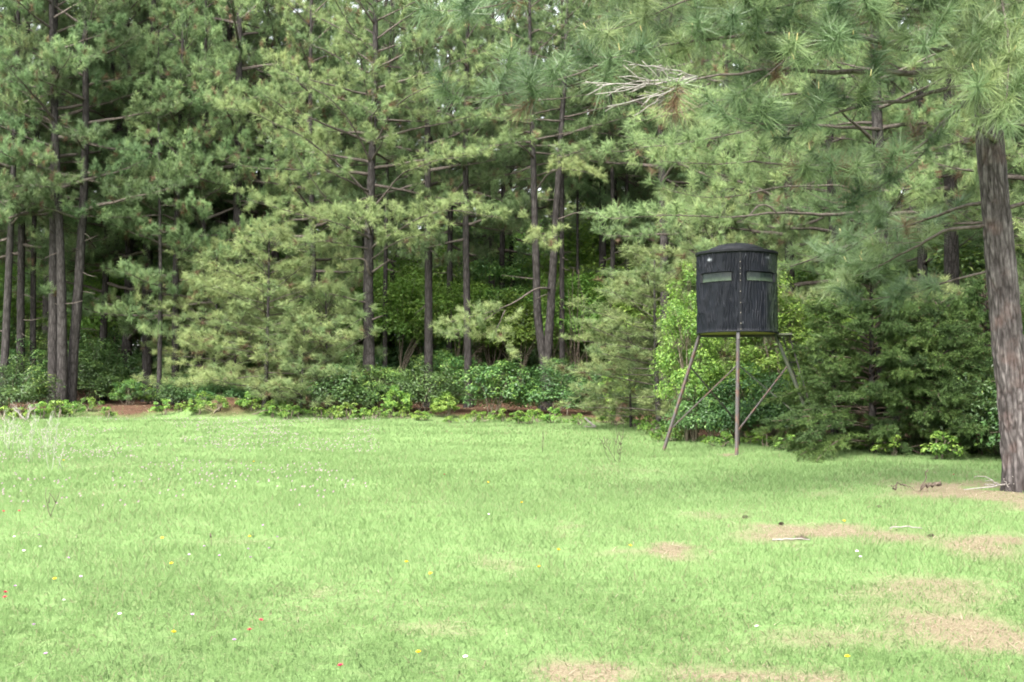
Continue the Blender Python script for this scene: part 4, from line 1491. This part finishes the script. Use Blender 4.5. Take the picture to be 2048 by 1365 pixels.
for px, py, k, s, lab in [
    (1530, 893, 'weed_a', 1.1, 'leafy light weed at the foot of the shrubs behind the front blind leg'),
    (1582, 900, 'weed_a', .9, 'small light weed beside the right blind leg'),
    (1790, 912, 'weed_a', 1.15, 'light weed clump in front of the cedar, left one of two'),
    (1878, 918, 'weed_a', 1.4, 'tall light weed clump in front of the cedar near the big pine'),
    (1345, 882, 'weed_b', 1.3, 'light weed just right of the left blind leg'),
    (1300, 868, 'weed_b', 1.2, 'weed patch left of the left blind leg'),
    (1440, 893, 'weed_b', 1.1, 'weed between left and front blind legs'),
    (676, 838, 'weed_a', 1.2, 'bright weed at the grass edge below the dark shrub of the snag pine'),
    (640, 836, 'weed_a', 1.0, 'bright weed at the grass edge right of the mound'),
    (600, 834, 'weed_b', 1.2, 'low weed at the right foot of the mound'),
    (742, 838, 'weed_b', 1.3, 'low weed left of the small yellow green shrub'),
    (835, 842, 'weed_a', .9, 'weed between the two small yellow green shrubs'),
    (940, 845, 'weed_b', 1.2, 'low weed below the pale bough'),
    (1055, 847, 'weed_b', 1.1, 'low weed between the two big shrubs at the forked pine'),
    (1215, 846, 'weed_a', 1.1, 'weed right of the white fallen branch'),
    (400, 830, 'weed_a', 1.3, 'leafy weed on the left flank of the mound'),
    (430, 822, 'weed_b', 1.6, 'weed on top of the mound'),
    (510, 826, 'weed_b', 1.5, 'weed on the right flank of the mound'),
    (545, 836, 'weed_a', 1.1, 'leafy weed at the right foot of the mound'),
    (120, 832, 'weed_b', 1.7, 'low weed before the three tight trunks'),
    (180, 822, 'weed_b', 1.5, 'low weed at the left edge of the red path'),
    (215, 836, 'weed_a', 1.0, 'leafy weed in the middle of the red path mouth'),
    (85, 838, 'weed_a', 1.5, 'leafy weed right of the dead bush'),
    (300, 808, 'weed_a', 1.6, 'leafy weed at the back of the red path'),
]:
    c = ground_at(px, py)
    plant(k, c[0], c[1], random.Random(px).uniform(0, 6.28), s, lab, None, store=SHR, cat='weed', sink=.02)

r_ = np.random.RandomState(33)
for i in range(40):
    px = -40 + i * 34 + r_.uniform(-26, 26)
    if 185 < px < 300 or px > 1300:
        continue
    e_ = np.interp((px - 1024) / F, EDGE_U, EDGE_Y)
    y = e_ + r_.uniform(-.25, 1.0)
    plant(['weed_a', 'weed_b'][r_.randint(2)], (px - 1024) / F * y, y, r_.uniform(0, 6.28), r_.uniform(.45, 1.6), 'low leafy weed of the fringe between the meadow and the shrubs', 'weeds of the meadow fringe', store=SHR, cat='weed', sink=.02)
for i in range(16):
    px = 1330 + i * 42 + r_.uniform(-15, 15)
    e_ = np.interp((px - 1024) / F, EDGE_U, EDGE_Y)
    y = e_ + r_.uniform(-.1, .8)
    plant(['weed_a', 'weed_b'][r_.randint(2)], (px - 1024) / F * y, y, r_.uniform(0, 6.28), r_.uniform(.5, .9), 'low leafy weed of the fringe before the cedar and the blind shrubs', 'weeds of the cedar fringe', store=SHR, cat='weed', sink=.02)

for px, dep, k, sc_, lab in [
    (650, 50.5, 'under_b', .8, 'leafy understorey tree left of the pine with the dead snags'),
    (700, 52.5, 'under_a', .95, 'tall green understorey tree behind the pine with the dead snags'),
    (800, 51.0, 'under_a', .9, 'bright understorey tree between the snag pine and the straight branchless trunk'),
    (845, 53.0, 'under_a', 1.1, 'green understorey tree behind the straight branchless trunk'),
    (915, 51.0, 'under_a', .85, 'bright understorey tree behind the vine grown pine'),
    (985, 52.0, 'under_b', .85, 'leafy understorey tree behind the pale drooping bough'),
    (1040, 51.0, 'under_a', .8, 'green understorey tree just left behind the forked pine'),
    (1150, 51.0, 'under_a', .9, 'green understorey tree just right behind the forked pine'),
    (1200, 56.0, 'under_a', 1.35, 'tall yellow green understorey tree behind the bunch of slim trunks'),
    (1270, 50.5, 'under_a', .95, 'bright understorey tree right of the bunch of slim trunks'),
    (225, 52.5, 'under_a', 1.0, 'bright understorey tree above the red needle path'),
    (560, 53.0, 'under_a', 1.15, 'bright understorey tree behind the tall pale young pine'),
]:
    sh(k, px, dep, px * .37, sc_, lab, None, 'tree')

# understorey in depth
rng = np.random.RandomState(88)
for yd, sc in ((54, .7), (59, 1.15), (65, 1.25), (74, 1.4), (88, 1.8), (104, 2.4)):
    half = .43 * yd + 7
    n = int(2 * half / (3.2 * sc + .8))
    for i in range(n):
        x = -half + (i + .5 + rng.uniform(-.35, .35)) * 2 * half / n
        y = yd + rng.uniform(-2, 2)
        if x > .30 * y:
            y -= 7
        k = 'under_a' if rng.rand() < (.72 if yd > 56 else .4) else 'under_b'
        s = sc * rng.uniform(.8, 1.15)
        plant(k, x, y, rng.uniform(0, 6.28), (s, s, s * rng.uniform(.8, 1.15)), 'green leafy understorey tree in the depth of the wood', 'understorey trees in the wood', store=SHR)
for yd in (49, 52.5, 63, 74, 84):
    half = .43 * yd + 5
    n = int(2 * half / (2.6 if yd < 60 else 3.0))
    for i in range(n):
        x = -half + (i + .5 + rng.uniform(-.4, .4)) * 2 * half / n
        if abs(x / yd * F + 1024 - 265) < 60:
            continue
        plant(['dark_a', 'dark_b', 'dark_a', 'mix_a'][rng.randint(4)], x, yd + rng.uniform(-1.2, 1.2), rng.uniform(0, 6.28), rng.uniform(.65, 1.15) * (1 if yd < 60 else 1.6 if yd < 80 else 2.5), 'shaded shrub of the undergrowth behind the front rank of trunks', 'shaded undergrowth shrubs', store=SHR, cat='shrub')
for x, y in [(9.5, 41), (12.5, 38.5), (15.5, 36.5), (18, 33), (13.8, 42.5), (20.5, 31), (17.0, 40), (10.5, 44.5), (23, 29)]:
    plant('under_b' if rng.rand() < .6 else 'under_a', x, y, rng.uniform(0, 6.28), rng.uniform(.75, .95), 'leafy understorey tree behind the cedar and hunting blind', 'understorey trees behind the cedar', store=SHR)


# ---------------------------------------------------------------- the dark cedar
def cedar(seed, base, label, H, Rb, nb):
    rng = np.random.RandomState(seed)
    root = thing('cedar_tree', label, 'tree', base)
    axis = lambda h: np.array([0, .03 * math.sin(h), h])
    wood, leaf = Geo(), Geo()
    wood.tube([axis(h) for h in np.linspace(-.1, H * .95, 14)], np.linspace(.10, .02, 14), 8)
    wood.obj('trunk', M_BARK, root, True)
    tw = Geo()
    P0, D0, T0, L0 = [], [], [], []
    az = 0
    for i in range(nb + nb // 3):
        t = (i + rng.rand()) / nb
        az += 2.4 + rng.normal(0, .5)
        if i >= nb:                                # the side towards the open meadow is the fullest
            t, az = rng.rand() * .9, rng.normal(-1.6, .5)
        h = .12 + (H - .2) * t
        lobe = .45 + 1.1 * float(vn(math.cos(az) * 1.6 + 3 + seed, math.sin(az) * 1.6 + t * 3.2 + 7, 4))
        L = Rb * (1 - t ** 1.8) * lobe * rng.uniform(.7, 1.2) + .2
        dh = np.array([math.cos(az), math.sin(az), 0])
        s = np.linspace(0, 1, 8)[:, None]
        el = rng.uniform(-.05, .35) + .6 * t
        pts = axis(h) + dh * L * s + UP * L * (el * s - rng.uniform(.1, .35) * s ** 2)
        q = resample(pts, 10) + rng.normal(0, .015, (10, 3))
        tw.tube(q, np.linspace(.022, .004, 10), 5)
        bt = np.clip(.5 + rng.normal(0, .13), 0, 1)
        m = int(L * 15) + 3
        for j in range(m):
            f = rng.uniform(.22, 1) ** .8
            k = min(int(f * 9), 8)
            p = q[k] + (q[k + 1] - q[k]) * (f * 9 - k)
            tg = unit(q[k + 1] - q[k])
            sd = unit(np.cross(tg, UP))
            d = unit(tg * .8 + sd * rng.uniform(-1, 1) + UP * rng.uniform(-.5, .35))
            l = rng.uniform(.22, .5) * (1.1 - .5 * f)
            e = p + d * l - UP * .08 * l
            tw.sticks(p[None], e[None], .004, .002)
            nn = int(l / .05) + 2
            for u in np.linspace(.1, 1, nn):
                P0.append(p + (e - p) * u)
                D0.append(d)
                T0.append(bt)
                L0.append(.085 * (1.2 - .5 * u))
    tw.obj('branchwork', M_TWIG, root, True, 'stuff')
    P0, D0, T0, L0 = np.array(P0), np.array(D0), np.array(T0), np.array(L0)
    K = 10
    n = len(P0)
    dirs = unit(D0[:, None] * .9 + rng.normal(0, .55, (n, K, 3)) + UP * -.06)
    ll = L0[:, None, None] * rng.uniform(.7, 1.5, (n, K, 1))
    sd = unit(np.cross(dirs, rng.normal(0, 1, (n, K, 3))))
    b0 = P0[:, None] + np.zeros((n, K, 3))
    V = np.stack([b0 - sd * .008, b0 + sd * .008, b0 + dirs * ll], 2).reshape(-1, 3)
    tint = np.clip(T0[:, None] + rng.normal(0, .12, (n, K)), .13, 1)
    tint = np.where(rng.rand(n, K) < .02, .03, tint)
    leaf.add(V, np.arange(n * K)[:, None] * 3 + np.array([[0, 1, 2]]), None, np.repeat(tint.ravel(), 3))
    leaf.obj('crown', M_CEDAR, root)
    return root


cedar(71, base_at(1745, 27.2), 'broad dark feathery cedar between the hunting blind and the big near pine', 4.2, 2.0, 100)
cedar(74, base_at(1975, 27.5), 'dark cedar half hidden behind the big near trunk', 3.6, 1.5, 60)
sh('bright_b', 1790, 29.6, 2.2, (1.0, 1.0, 1.35), 'bright leafy shrub showing through behind the broad dark cedar')
sh('bright_b', 1665, 30.0, 5.0, (.8, .8, 1.15), 'bright leafy shrub between the blind leg and the broad dark cedar')
cedar(72, base_at(1880, 26.4), 'lower dark cedar hard left of the big near pine', 3.2, 1.35, 70)
cedar(73, base_at(1668, 28.2), 'small dark cedar hiding the right leg of the hunting blind', 2.7, 1.0, 44)

# ---------------------------------------------------------------- grass
rng = np.random.RandomState(5)


def grass_band(g, y0, y1, dens, w, hgt, two, margin=2.2):
    n = int(dens * (y1 - y0) * 2 * (.42 * (y0 + y1) / 2 + margin))
    y = rng.uniform(y0, y1, n)
    x = rng.uniform(-1, 1, n) * (.42 * y + margin)
    # tussocks: pull blades a little together
    clump = vn(x * 7, y * 7, 63)
    b, l = bare(x, y)
    thick = fbm(x * 1.3, y * .9, 51, 3)
    keep = (rng.rand(n) > np.clip(b * .85 - .10, 0, .72)) & (rng.rand(n) > l * .97) & (rng.rand(n) < .5 + .6 * thick + .4 * clump)
    x, y, b, thick, clump = x[keep], y[keep], b[keep], thick[keep], clump[keep]
    n = len(x)
    h = hgt * rng.uniform(.5, 1.25, n) * (.35 + .9 * thick + .4 * clump) * (1 - .5 * b)
    a = rng.uniform(0, 6.283, n)
    lean = rng.uniform(.15, 1.15, n)
    d = np.stack([np.cos(a) * lean, np.sin(a) * lean, np.ones(n)], 1)
    d = unit(d)
    p = np.stack([x, y, gz(x, y) - .006], 1)
    sd = unit(np.cross(d, unit(rng.normal(0, 1, (n, 3)))))
    ww = (w * rng.uniform(.6, 1.3, n))[:, None]
    hh_ = h[:, None]
    dry = rng.rand(n) < .04 + .14 * np.clip(fbm(x * .7, y * .5, 67, 3) * 2.4 - .9, 0, 1) + .45 * b
    tone = .58 + .42 * (fbm(x * .5, y * .22, 57, 3) - .5) + .4 * (fbm(x * 3, y * 1.6, 58, 2) - .5) - .5 * (clump - .5) * np.clip(1.2 - y / 30, .2, 1)
    t = np.where(dry, rng.uniform(0, .22, n), np.clip(tone + rng.normal(0, .07, n), .3, 1))
    if two:
        mpt = p + d * hh_ * .6
        e = p + unit(d + np.stack([np.cos(a), np.sin(a), -.5 * np.ones(n)], 1) * .45) * hh_
        V = np.stack([p - sd * ww * .5, p + sd * ww * .5, mpt - sd * ww * .42, mpt + sd * ww * .42, e], 1).reshape(-1, 3)
        k = np.arange(n)[:, None] * 5
        g.add(V, k + np.array([[2, 3, 4]]), k + np.array([[0, 1, 3, 2]]), np.repeat(t, 5))
    else:
        V = np.stack([p - sd * ww * .5, p + sd * ww * .5, p + d * hh_], 1).reshape(-1, 3)
        g.add(V, np.arange(n)[:, None] * 3 + np.array([[0, 1, 2]]), None, np.repeat(t, 3))


g = Geo()
grass_band(g, 5.6, 10.5, 2000, .005, .09, True)
grass_band(g, 10.5, 18, 1000, .007, .085, False)
grass_band(g, 18, 30, 420, .011, .085, False)
grass_band(g, 30, 49, 170, .018, .09, False)
grass = g.obj('grass', M_GRASS, None, False, 'stuff')

# fallen pine needles on the bare places and under the trees
n = 60000
y = rng.uniform(6, 50, n) ** 1.0
x = rng.uniform(-1, 1, n) * (.42 * y + 2)
b, l = bare(x, y)
keep = rng.rand(n) < np.maximum(b * .9, l * .6)
x, y = x[keep], y[keep]
n = len(x)
a = rng.uniform(0, 3.1416, n)
L = rng.uniform(.06, .12, n) * (1 + (y - 6) / 40)
p = np.stack([x, y, gz(x, y) + .008], 1)
d = np.stack([np.cos(a), np.sin(a), rng.uniform(-.05, .2, n)], 1) * L[:, None]
g = Geo()
wdt = (.0025 + .0004 * (y - 6))[:, None]
sd = np.stack([-np.sin(a), np.cos(a), 0 * a], 1)
V = np.stack([p - d - sd * wdt, p - d + sd * wdt, p + d], 1).reshape(-1, 3)
g.add(V, np.arange(n)[:, None] * 3 + np.array([[0, 1, 2]]), None, np.repeat(rng.rand(n), 3))
m, nt, new, link = mat_new('pine_straw')
at = new('ShaderNodeAttribute')
at.attribute_name = 'tint'
r = ramp(new, [(0, (.12, .07, .042)), (.5, (.20, .15, .095)), (1, (.30, .25, .175))])
link(at.outputs['Fac'], r.inputs['Fac'])
p_ = new('ShaderNodeBsdfPrincipled')
p_.inputs['Roughness'].default_value = .6
link(r.outputs[0], p_.inputs['Base Color'])
o = new('ShaderNodeOutputMaterial')
link(p_.outputs[0], o.inputs['Surface'])
g.obj('pine_straw_litter', m, None, False, 'stuff')

# ---------------------------------------------------------------- flowers
M_FSTEM = plain_mat('flower_stem', (.10, .17, .05), .6)
FCOL = {'crimson': (.50, .008, .075), 'yellow': (.80, .55, .015), 'white': (.80, .80, .74), 'lilac': (.50, .30, .52)}
FMAT = {k: plain_mat(k + '_petals', c, .6) for k, c in FCOL.items()}
FKIND = {}


def flower_mesh(col, r, h, pet):
    g = Geo()
    g.tube(resample([[0, 0, -.02], [.004, .003, h * .5], [.012, 0, h]], 5), [.0022] * 5, 4)
    nst = len(g.q[0]) + len(g.t[0])
    c = np.array([.012, 0, h])
    for k in range(pet):
        a = k * 6.2832 / pet
        d, s = np.array([math.cos(a), math.sin(a), .45]), np.array([-math.sin(a), math.cos(a), 0])
        g.add([c, c + d * r * .7 + s * r * .42, c + d * r * 1.05 + UP * .003, c + d * r * .7 - s * r * .42], None, [[0, 1, 2, 3]])
    for k in range(pet):
        a = (k + .5) * 6.2832 / pet
        d, s = np.array([math.cos(a), math.sin(a), 1.5]), np.array([-math.sin(a), math.cos(a), 0])
        g.add([c, c + d * r * .4 + s * r * .25, c + d * r * .6, c + d * r * .4 - s * r * .25], None, [[0, 1, 2, 3]])
    me = g.mesh('wildflower', M_FSTEM)
    me.materials.append(FMAT[col])
    zc = np.array([pl_.center[2] for pl_ in me.polygons])
    mi = (zc > h + .0005).astype(np.int32)
    me.polygons.foreach_set('material_index', mi)
    return me


FL = {
    'crimson': [(4, 1029), (42, 1029), (3, 1204), (21, 1212), (518, 1264), (499, 1285), (684, 1361), (1912, 951), (888, 951)],
    'yellow': [(327, 1087), (347, 1142), (836, 1334), (502, 1084), (1252, 1102), (1112, 1112), (1085, 1149), (1698, 1344), (1684, 1050), (809, 1139), (869, 1163), (974, 968), (508, 923), (130, 920), (1042, 1012), (337, 1290), (108, 1176)],
    'white': [(47, 1113), (78, 1106), (940, 1340), (977, 1037), (1518, 1278), (1714, 1115), (1724, 1128), (125, 1222), (471, 966), (30, 1085), (243, 1250)],
    'lilac': [(528, 1060), (490, 1110), (384, 1250), (163, 1168), (68, 1274), (408, 1105), (467, 1307), (540, 1109), (445, 1124), (498, 1129), (92, 1337), (386, 1121), (131, 1129), (83, 1080), (554, 1085), (28, 1191)],
}
ORD = 'first second third fourth fifth sixth seventh eighth ninth tenth eleventh twelfth thirteenth fourteenth fifteenth sixteenth seventeenth'.split()
FWORD = {'crimson': 'small crimson wildflower in the grass', 'yellow': 'small yellow wildflower in the grass',
         'white': 'small white wildflower in the grass', 'lilac': 'small lilac wildflower in the grass'}
for col, pts in FL.items():
    me = flower_mesh(col, {'crimson': .016, 'yellow': .018, 'white': .015, 'lilac': .013}[col], .115, 6)
    order = sorted(pts)
    for px, py in pts:
        c = ground_at(px, py + 14)
        o = bpy.data.objects.new('wildflower', me)
        COL.objects.link(o)
        o.location = c
        o.rotation_euler = (random.uniform(-.25, .1), random.uniform(-.2, .2), random.uniform(0, 6.28))
        tag(o, FWORD[col] + ', ' + ORD[order.index((px, py))] + ' from the left of its colour', 'flower', col + ' wildflowers')

# the hazy band of tiny pink clover heads at the far left
n = 3600
y = rng.uniform(15, 42, n)
x = (rng.uniform(-30, 760, n) - 1024) / F * y
keep = (fbm(x * .5, y * .3, 91, 3) > .50) & (rng.rand(n) < np.clip((y - 13) / 20, 0, 1))
x, y = x[keep], y[keep]
n = len(x)
c = np.stack([x, y, gz(x, y) + rng.uniform(.07, .13, n)], 1)
g = Geo()
s = .013
for a in (0, 2.09, 4.18):
    d = np.array([math.cos(a), math.sin(a), .3]) * s
    e = np.array([-math.sin(a), math.cos(a), .9]) * s
    V = np.stack([c - d, c + e, c + d, c - e], 1).reshape(-1, 3)
    g.add(V, None, np.arange(n)[:, None] * 4 + np.array([[0, 1, 2, 3]]))
g.obj('clover_blossoms', plain_mat('clover_pink', (.36, .27, .30), .7), None, False, 'stuff')


# ---------------------------------------------------------------- dead wood and dry stalks lying about
def stick_thing(name, label, cat, paths, radii, mat, n=9, wob=.012, sides=6):
    base = paths[0][0]
    r = np.random.RandomState(len(label) * 7 + 1)
    g = Geo()
    for p, (r0, r1) in zip(paths, radii):
        q = resample(np.array(p) - base, n)
        q[1:-1] += r.normal(0, wob, (n - 2, 3))
        g.tube(q, np.linspace(r0, r1, n), sides, .5, True, .18, r)
    o = g.obj(name, mat, None, True)
    o.location = base
    return tag(o, label, cat)


def gp(px, py, up=0.0):
    p = ground_at(px, py)
    p[2] += up
    return p


def off_(p, dx, dy, dz):
    return p + np.array([dx, dy, dz])


a = gp(1192, 857, .03)
stick_thing('fallen_branch', 'white weathered branch jutting from the grass at the foot of the shrubs', 'branch', [[a, off_(a, -.14, .05, .10), off_(a, -.32, .1, .27)], [a, off_(a, -.2, -.1, .01), off_(a, -.35, -.1, .03)]], [(.035, .028), (.02, .012)], M_DEAD, 7, .006)
a = gp(1842, 984, .03)
stick_thing('fallen_branch', 'short thick broken branch with an upright twig left of the big pine', 'branch', [[a, off_(a, .16, .05, .06), off_(a, .30, .1, .075)], [a, off_(a, .06, .02, .14), off_(a, .11, .02, .27)], [a, off_(a, -.05, 0, -.03), off_(a, -.07, 0, -.09)]], [(.014, .034), (.012, .006), (.01, .006)], M_TWIG)
a = gp(1790, 990, .06)
stick_thing('fallen_branch', 'thin forked twig propped in the grass left of the short broken branch', 'branch', [[a, off_(a, .0, 0, .06), off_(a, .06, .02, .075), off_(a, .16, .05, .07)], [a, off_(a, -.05, 0, .06)], [off_(a, .15, .05, .07), off_(a, .26, .0, -.01)]], [(.012, .012), (.01, .006), (.008, .004)], M_TWIG)
a = gp(1995, 982, .07)
paths, radii = [[off_(a, .55, .1, .03), off_(a, .1, -.05, .03), off_(a, -.2, -.15, -.02), off_(a, -.55, -.25, -.04)]], [(.014, .006)]
r_ = np.random.RandomState(4)
for i in range(13):
    s = off_(a, r_.uniform(-.3, .45), r_.uniform(-.2, .05), r_.uniform(-.02, .05))
    e = off_(s, r_.uniform(-.5, .3), r_.uniform(-.15, .1), r_.uniform(-.04, .2))
    paths.append([s, (s + e) / 2 + r_.normal(0, .03, 3), e])
    radii.append((.007, .003))
stick_thing('fallen_branch', 'tangle of pale dead twigs lying at the foot of the big pine', 'branch', paths, radii, M_DEAD)
M_CONE = plain_mat('cone_scales', (.06, .045, .035), .85, 0, (.16, .115, .08), 60)
for px, py, lab, w_, t_ in [
    (1603, 1080, 'dark cone like chunk of wood in the bare strip, with a pale stick beside it', .12, .045),
    (1490, 1037, 'dark fallen cone at the left end of the bare strip', .07, .035),
    (1562, 1051, 'small dark fallen cone standing in the bare strip', .05, .045),
    (1758, 1016, 'dark fallen cone in the grass above the bare strip', .06, .04),
    (1862, 1074, 'dark fallen cone at the right end of the bare strip', .06, .03),
]:
    c = gp(px, py)
    r_ = np.random.RandomState(px)
    cg = Geo()
    for k in range(60):
        f = k / 59
        rr_ = .30 * w_ * math.sin(math.pi * (.12 + .84 * f)) ** .8
        a_ = k * 2.4
        cc = np.array([w_ * (f - .5), math.cos(a_) * rr_, t_ * .6 + math.sin(a_) * rr_ * .8])
        dr = unit(np.array([.35, math.cos(a_), math.sin(a_)]))
        tn = np.array([0, -math.sin(a_), math.cos(a_)]) * .011
        cg.add([cc - dr * .012, cc + tn, cc + dr * .016, cc - tn], None, [[0, 1, 2, 3]])
    cg.tube([[-w_ * .4, 0, t_ * .6], [0, 0, t_ * .6], [w_ * .4, 0, t_ * .6]], [.006, w_ * .2, .006], 8)
    o = cg.obj('pine_cone', M_CONE, None)
    o.location = c - np.array([0, 0, .012])
    o.rotation_euler = (0, r_.uniform(-.3, .2), r_.uniform(-.6, .6))
    tag(o, lab, 'pine cone')
a = gp(1545, 1083, .015)
stick_thing('fallen_stick', 'long pale stick lying flat in the bare strip', 'stick', [[a, off_(a, .2, .01, .01), off_(a, .38, .02, .0)]], [(.009, .006)], M_DEAD, 9, .003)
a = gp(1780, 1063, .03)
stick_thing('fallen_stick', 'pale curved stick lying over the bare needle patch', 'stick', [[a, off_(a, .15, .05, .02), off_(a, .34, .0, .0)]], [(.008, .005)], M_DEAD, 9, .004)
a = gp(424, 1098, .0)
stick_thing('plantain_stalk', 'lone dark seed head sticking up from the meadow', 'weed', [[a, off_(a, -.01, 0, .10), off_(a, -.015, 0, .13)], [off_(a, -.012, 0, .11), off_(a, -.02, 0, .15)]], [(.002, .002), (.009, .006)], M_TWIG, 4, .001)
# dead bush before the left shrub
a = gp(52, 842)
r_ = np.random.RandomState(12)
paths, radii = [], []
for i in range(7):
    e = off_(a, r_.uniform(-.42, .35), r_.uniform(-.2, .2), r_.uniform(.25, .55))
    md = a * .5 + e * .5 + r_.normal(0, .05, 3)
    paths.append([a, md, e]), radii.append((.014, .005))
    for j in range(3):
        e2 = off_(e, r_.uniform(-.18, .18), r_.uniform(-.1, .1), r_.uniform(.02, .2))
        paths.append([md * .4 + e * .6, e2]), radii.append((.007, .003))
stick_thing('dead_bush', 'bare pale dead bush in front of the shrub at the left border', 'bush', paths, radii, M_DEAD)
# dry weed stalks
M_DRY = plain_mat('dry_stalk', (.20, .21, .16), .85, 0, (.32, .32, .27), 12)
DRY = [(20, 900, 'pale dry weed clump at the left border', 9, .85), (92, 905, 'pale dry weed clump right of the leftmost dry weed', 9, .85), (60, 925, 'thin pale dry weed between the two pale clumps', 5, .8), (110, 940, 'thin dry stalk in front of the right pale weed clump', 4, .6),
       (104, 1035, 'single dark dry stalk in the left meadow', 2, .35), (232, 915, 'dry bent stalk in the meadow right of the pale weed clumps', 2, .4), (1085, 905, 'thin dry stalk in the meadow below the forked pine', 2, .55), (1232, 925, 'sparse dry weed in the meadow left of the blind', 5, .5), (1240, 890, 'thin tall dry stalk left of the blind', 2, .85)]
for px, py, lab, k, h in DRY:
    a = gp(px, py)
    r_ = np.random.RandomState(px + 1)
    paths, radii = [], []
    for i in range(k):
        b0 = off_(a, r_.normal(0, .10), r_.normal(0, .10), -.01) if k > 2 else off_(a, r_.normal(0, .02), 0, -.01)
        hh2 = h * r_.uniform(.6, 1.05)
        e = off_(b0, r_.normal(0, .12), r_.normal(0, .1), hh2)
        md = (b0 + e) / 2 + r_.normal(0, .03, 3)
        paths.append([b0, md, e]), radii.append((.0045, .0025))
        for j in range(5 if k > 4 else 1):
            f = r_.uniform(.5, 1)
            s = b0 + (e - b0) * f
            e2 = off_(s, r_.uniform(-.09, .09), r_.uniform(-.09, .09), r_.uniform(.03, .13))
            paths.append([s, (s + e2) / 2 + r_.normal(0, .008, 3), e2]), radii.append((.005, .003))
    stick_thing('dry_weed', lab, 'weed', paths, radii, M_DRY if px < 150 and py < 1000 else M_TWIG, 5, .006, 4)
# straw coloured vines hanging beside the forked pine
a = base_at(1140, 47.0)
r_ = np.random.RandomState(9)
paths, radii = [], []
for i in range(9):
    x_ = r_.uniform(-.45, .4)
    top = off_(a, x_ + r_.normal(0, .1), r_.uniform(-.3, .3), r_.uniform(3.2, 5.2))
    bot = off_(a, x_ + r_.normal(0, .25), r_.uniform(-.3, .3), 0)
    paths.append([bot, bot * .6 + top * .4 + r_.normal(0, .12, 3), bot * .3 + top * .7 + r_.normal(0, .12, 3), top]), radii.append((.012, .008))
stick_thing('dry_vine', 'brown dry vines hanging down beside the right stem of the forked pine', 'vine', paths, radii, M_TWIG, 14, .03, 5)
for kind, (src, ch) in list(KIND.items()) + list(SHR.items()):
    if kind not in _used:
        for o in ch + [src]:
            bpy.data.objects.remove(o)
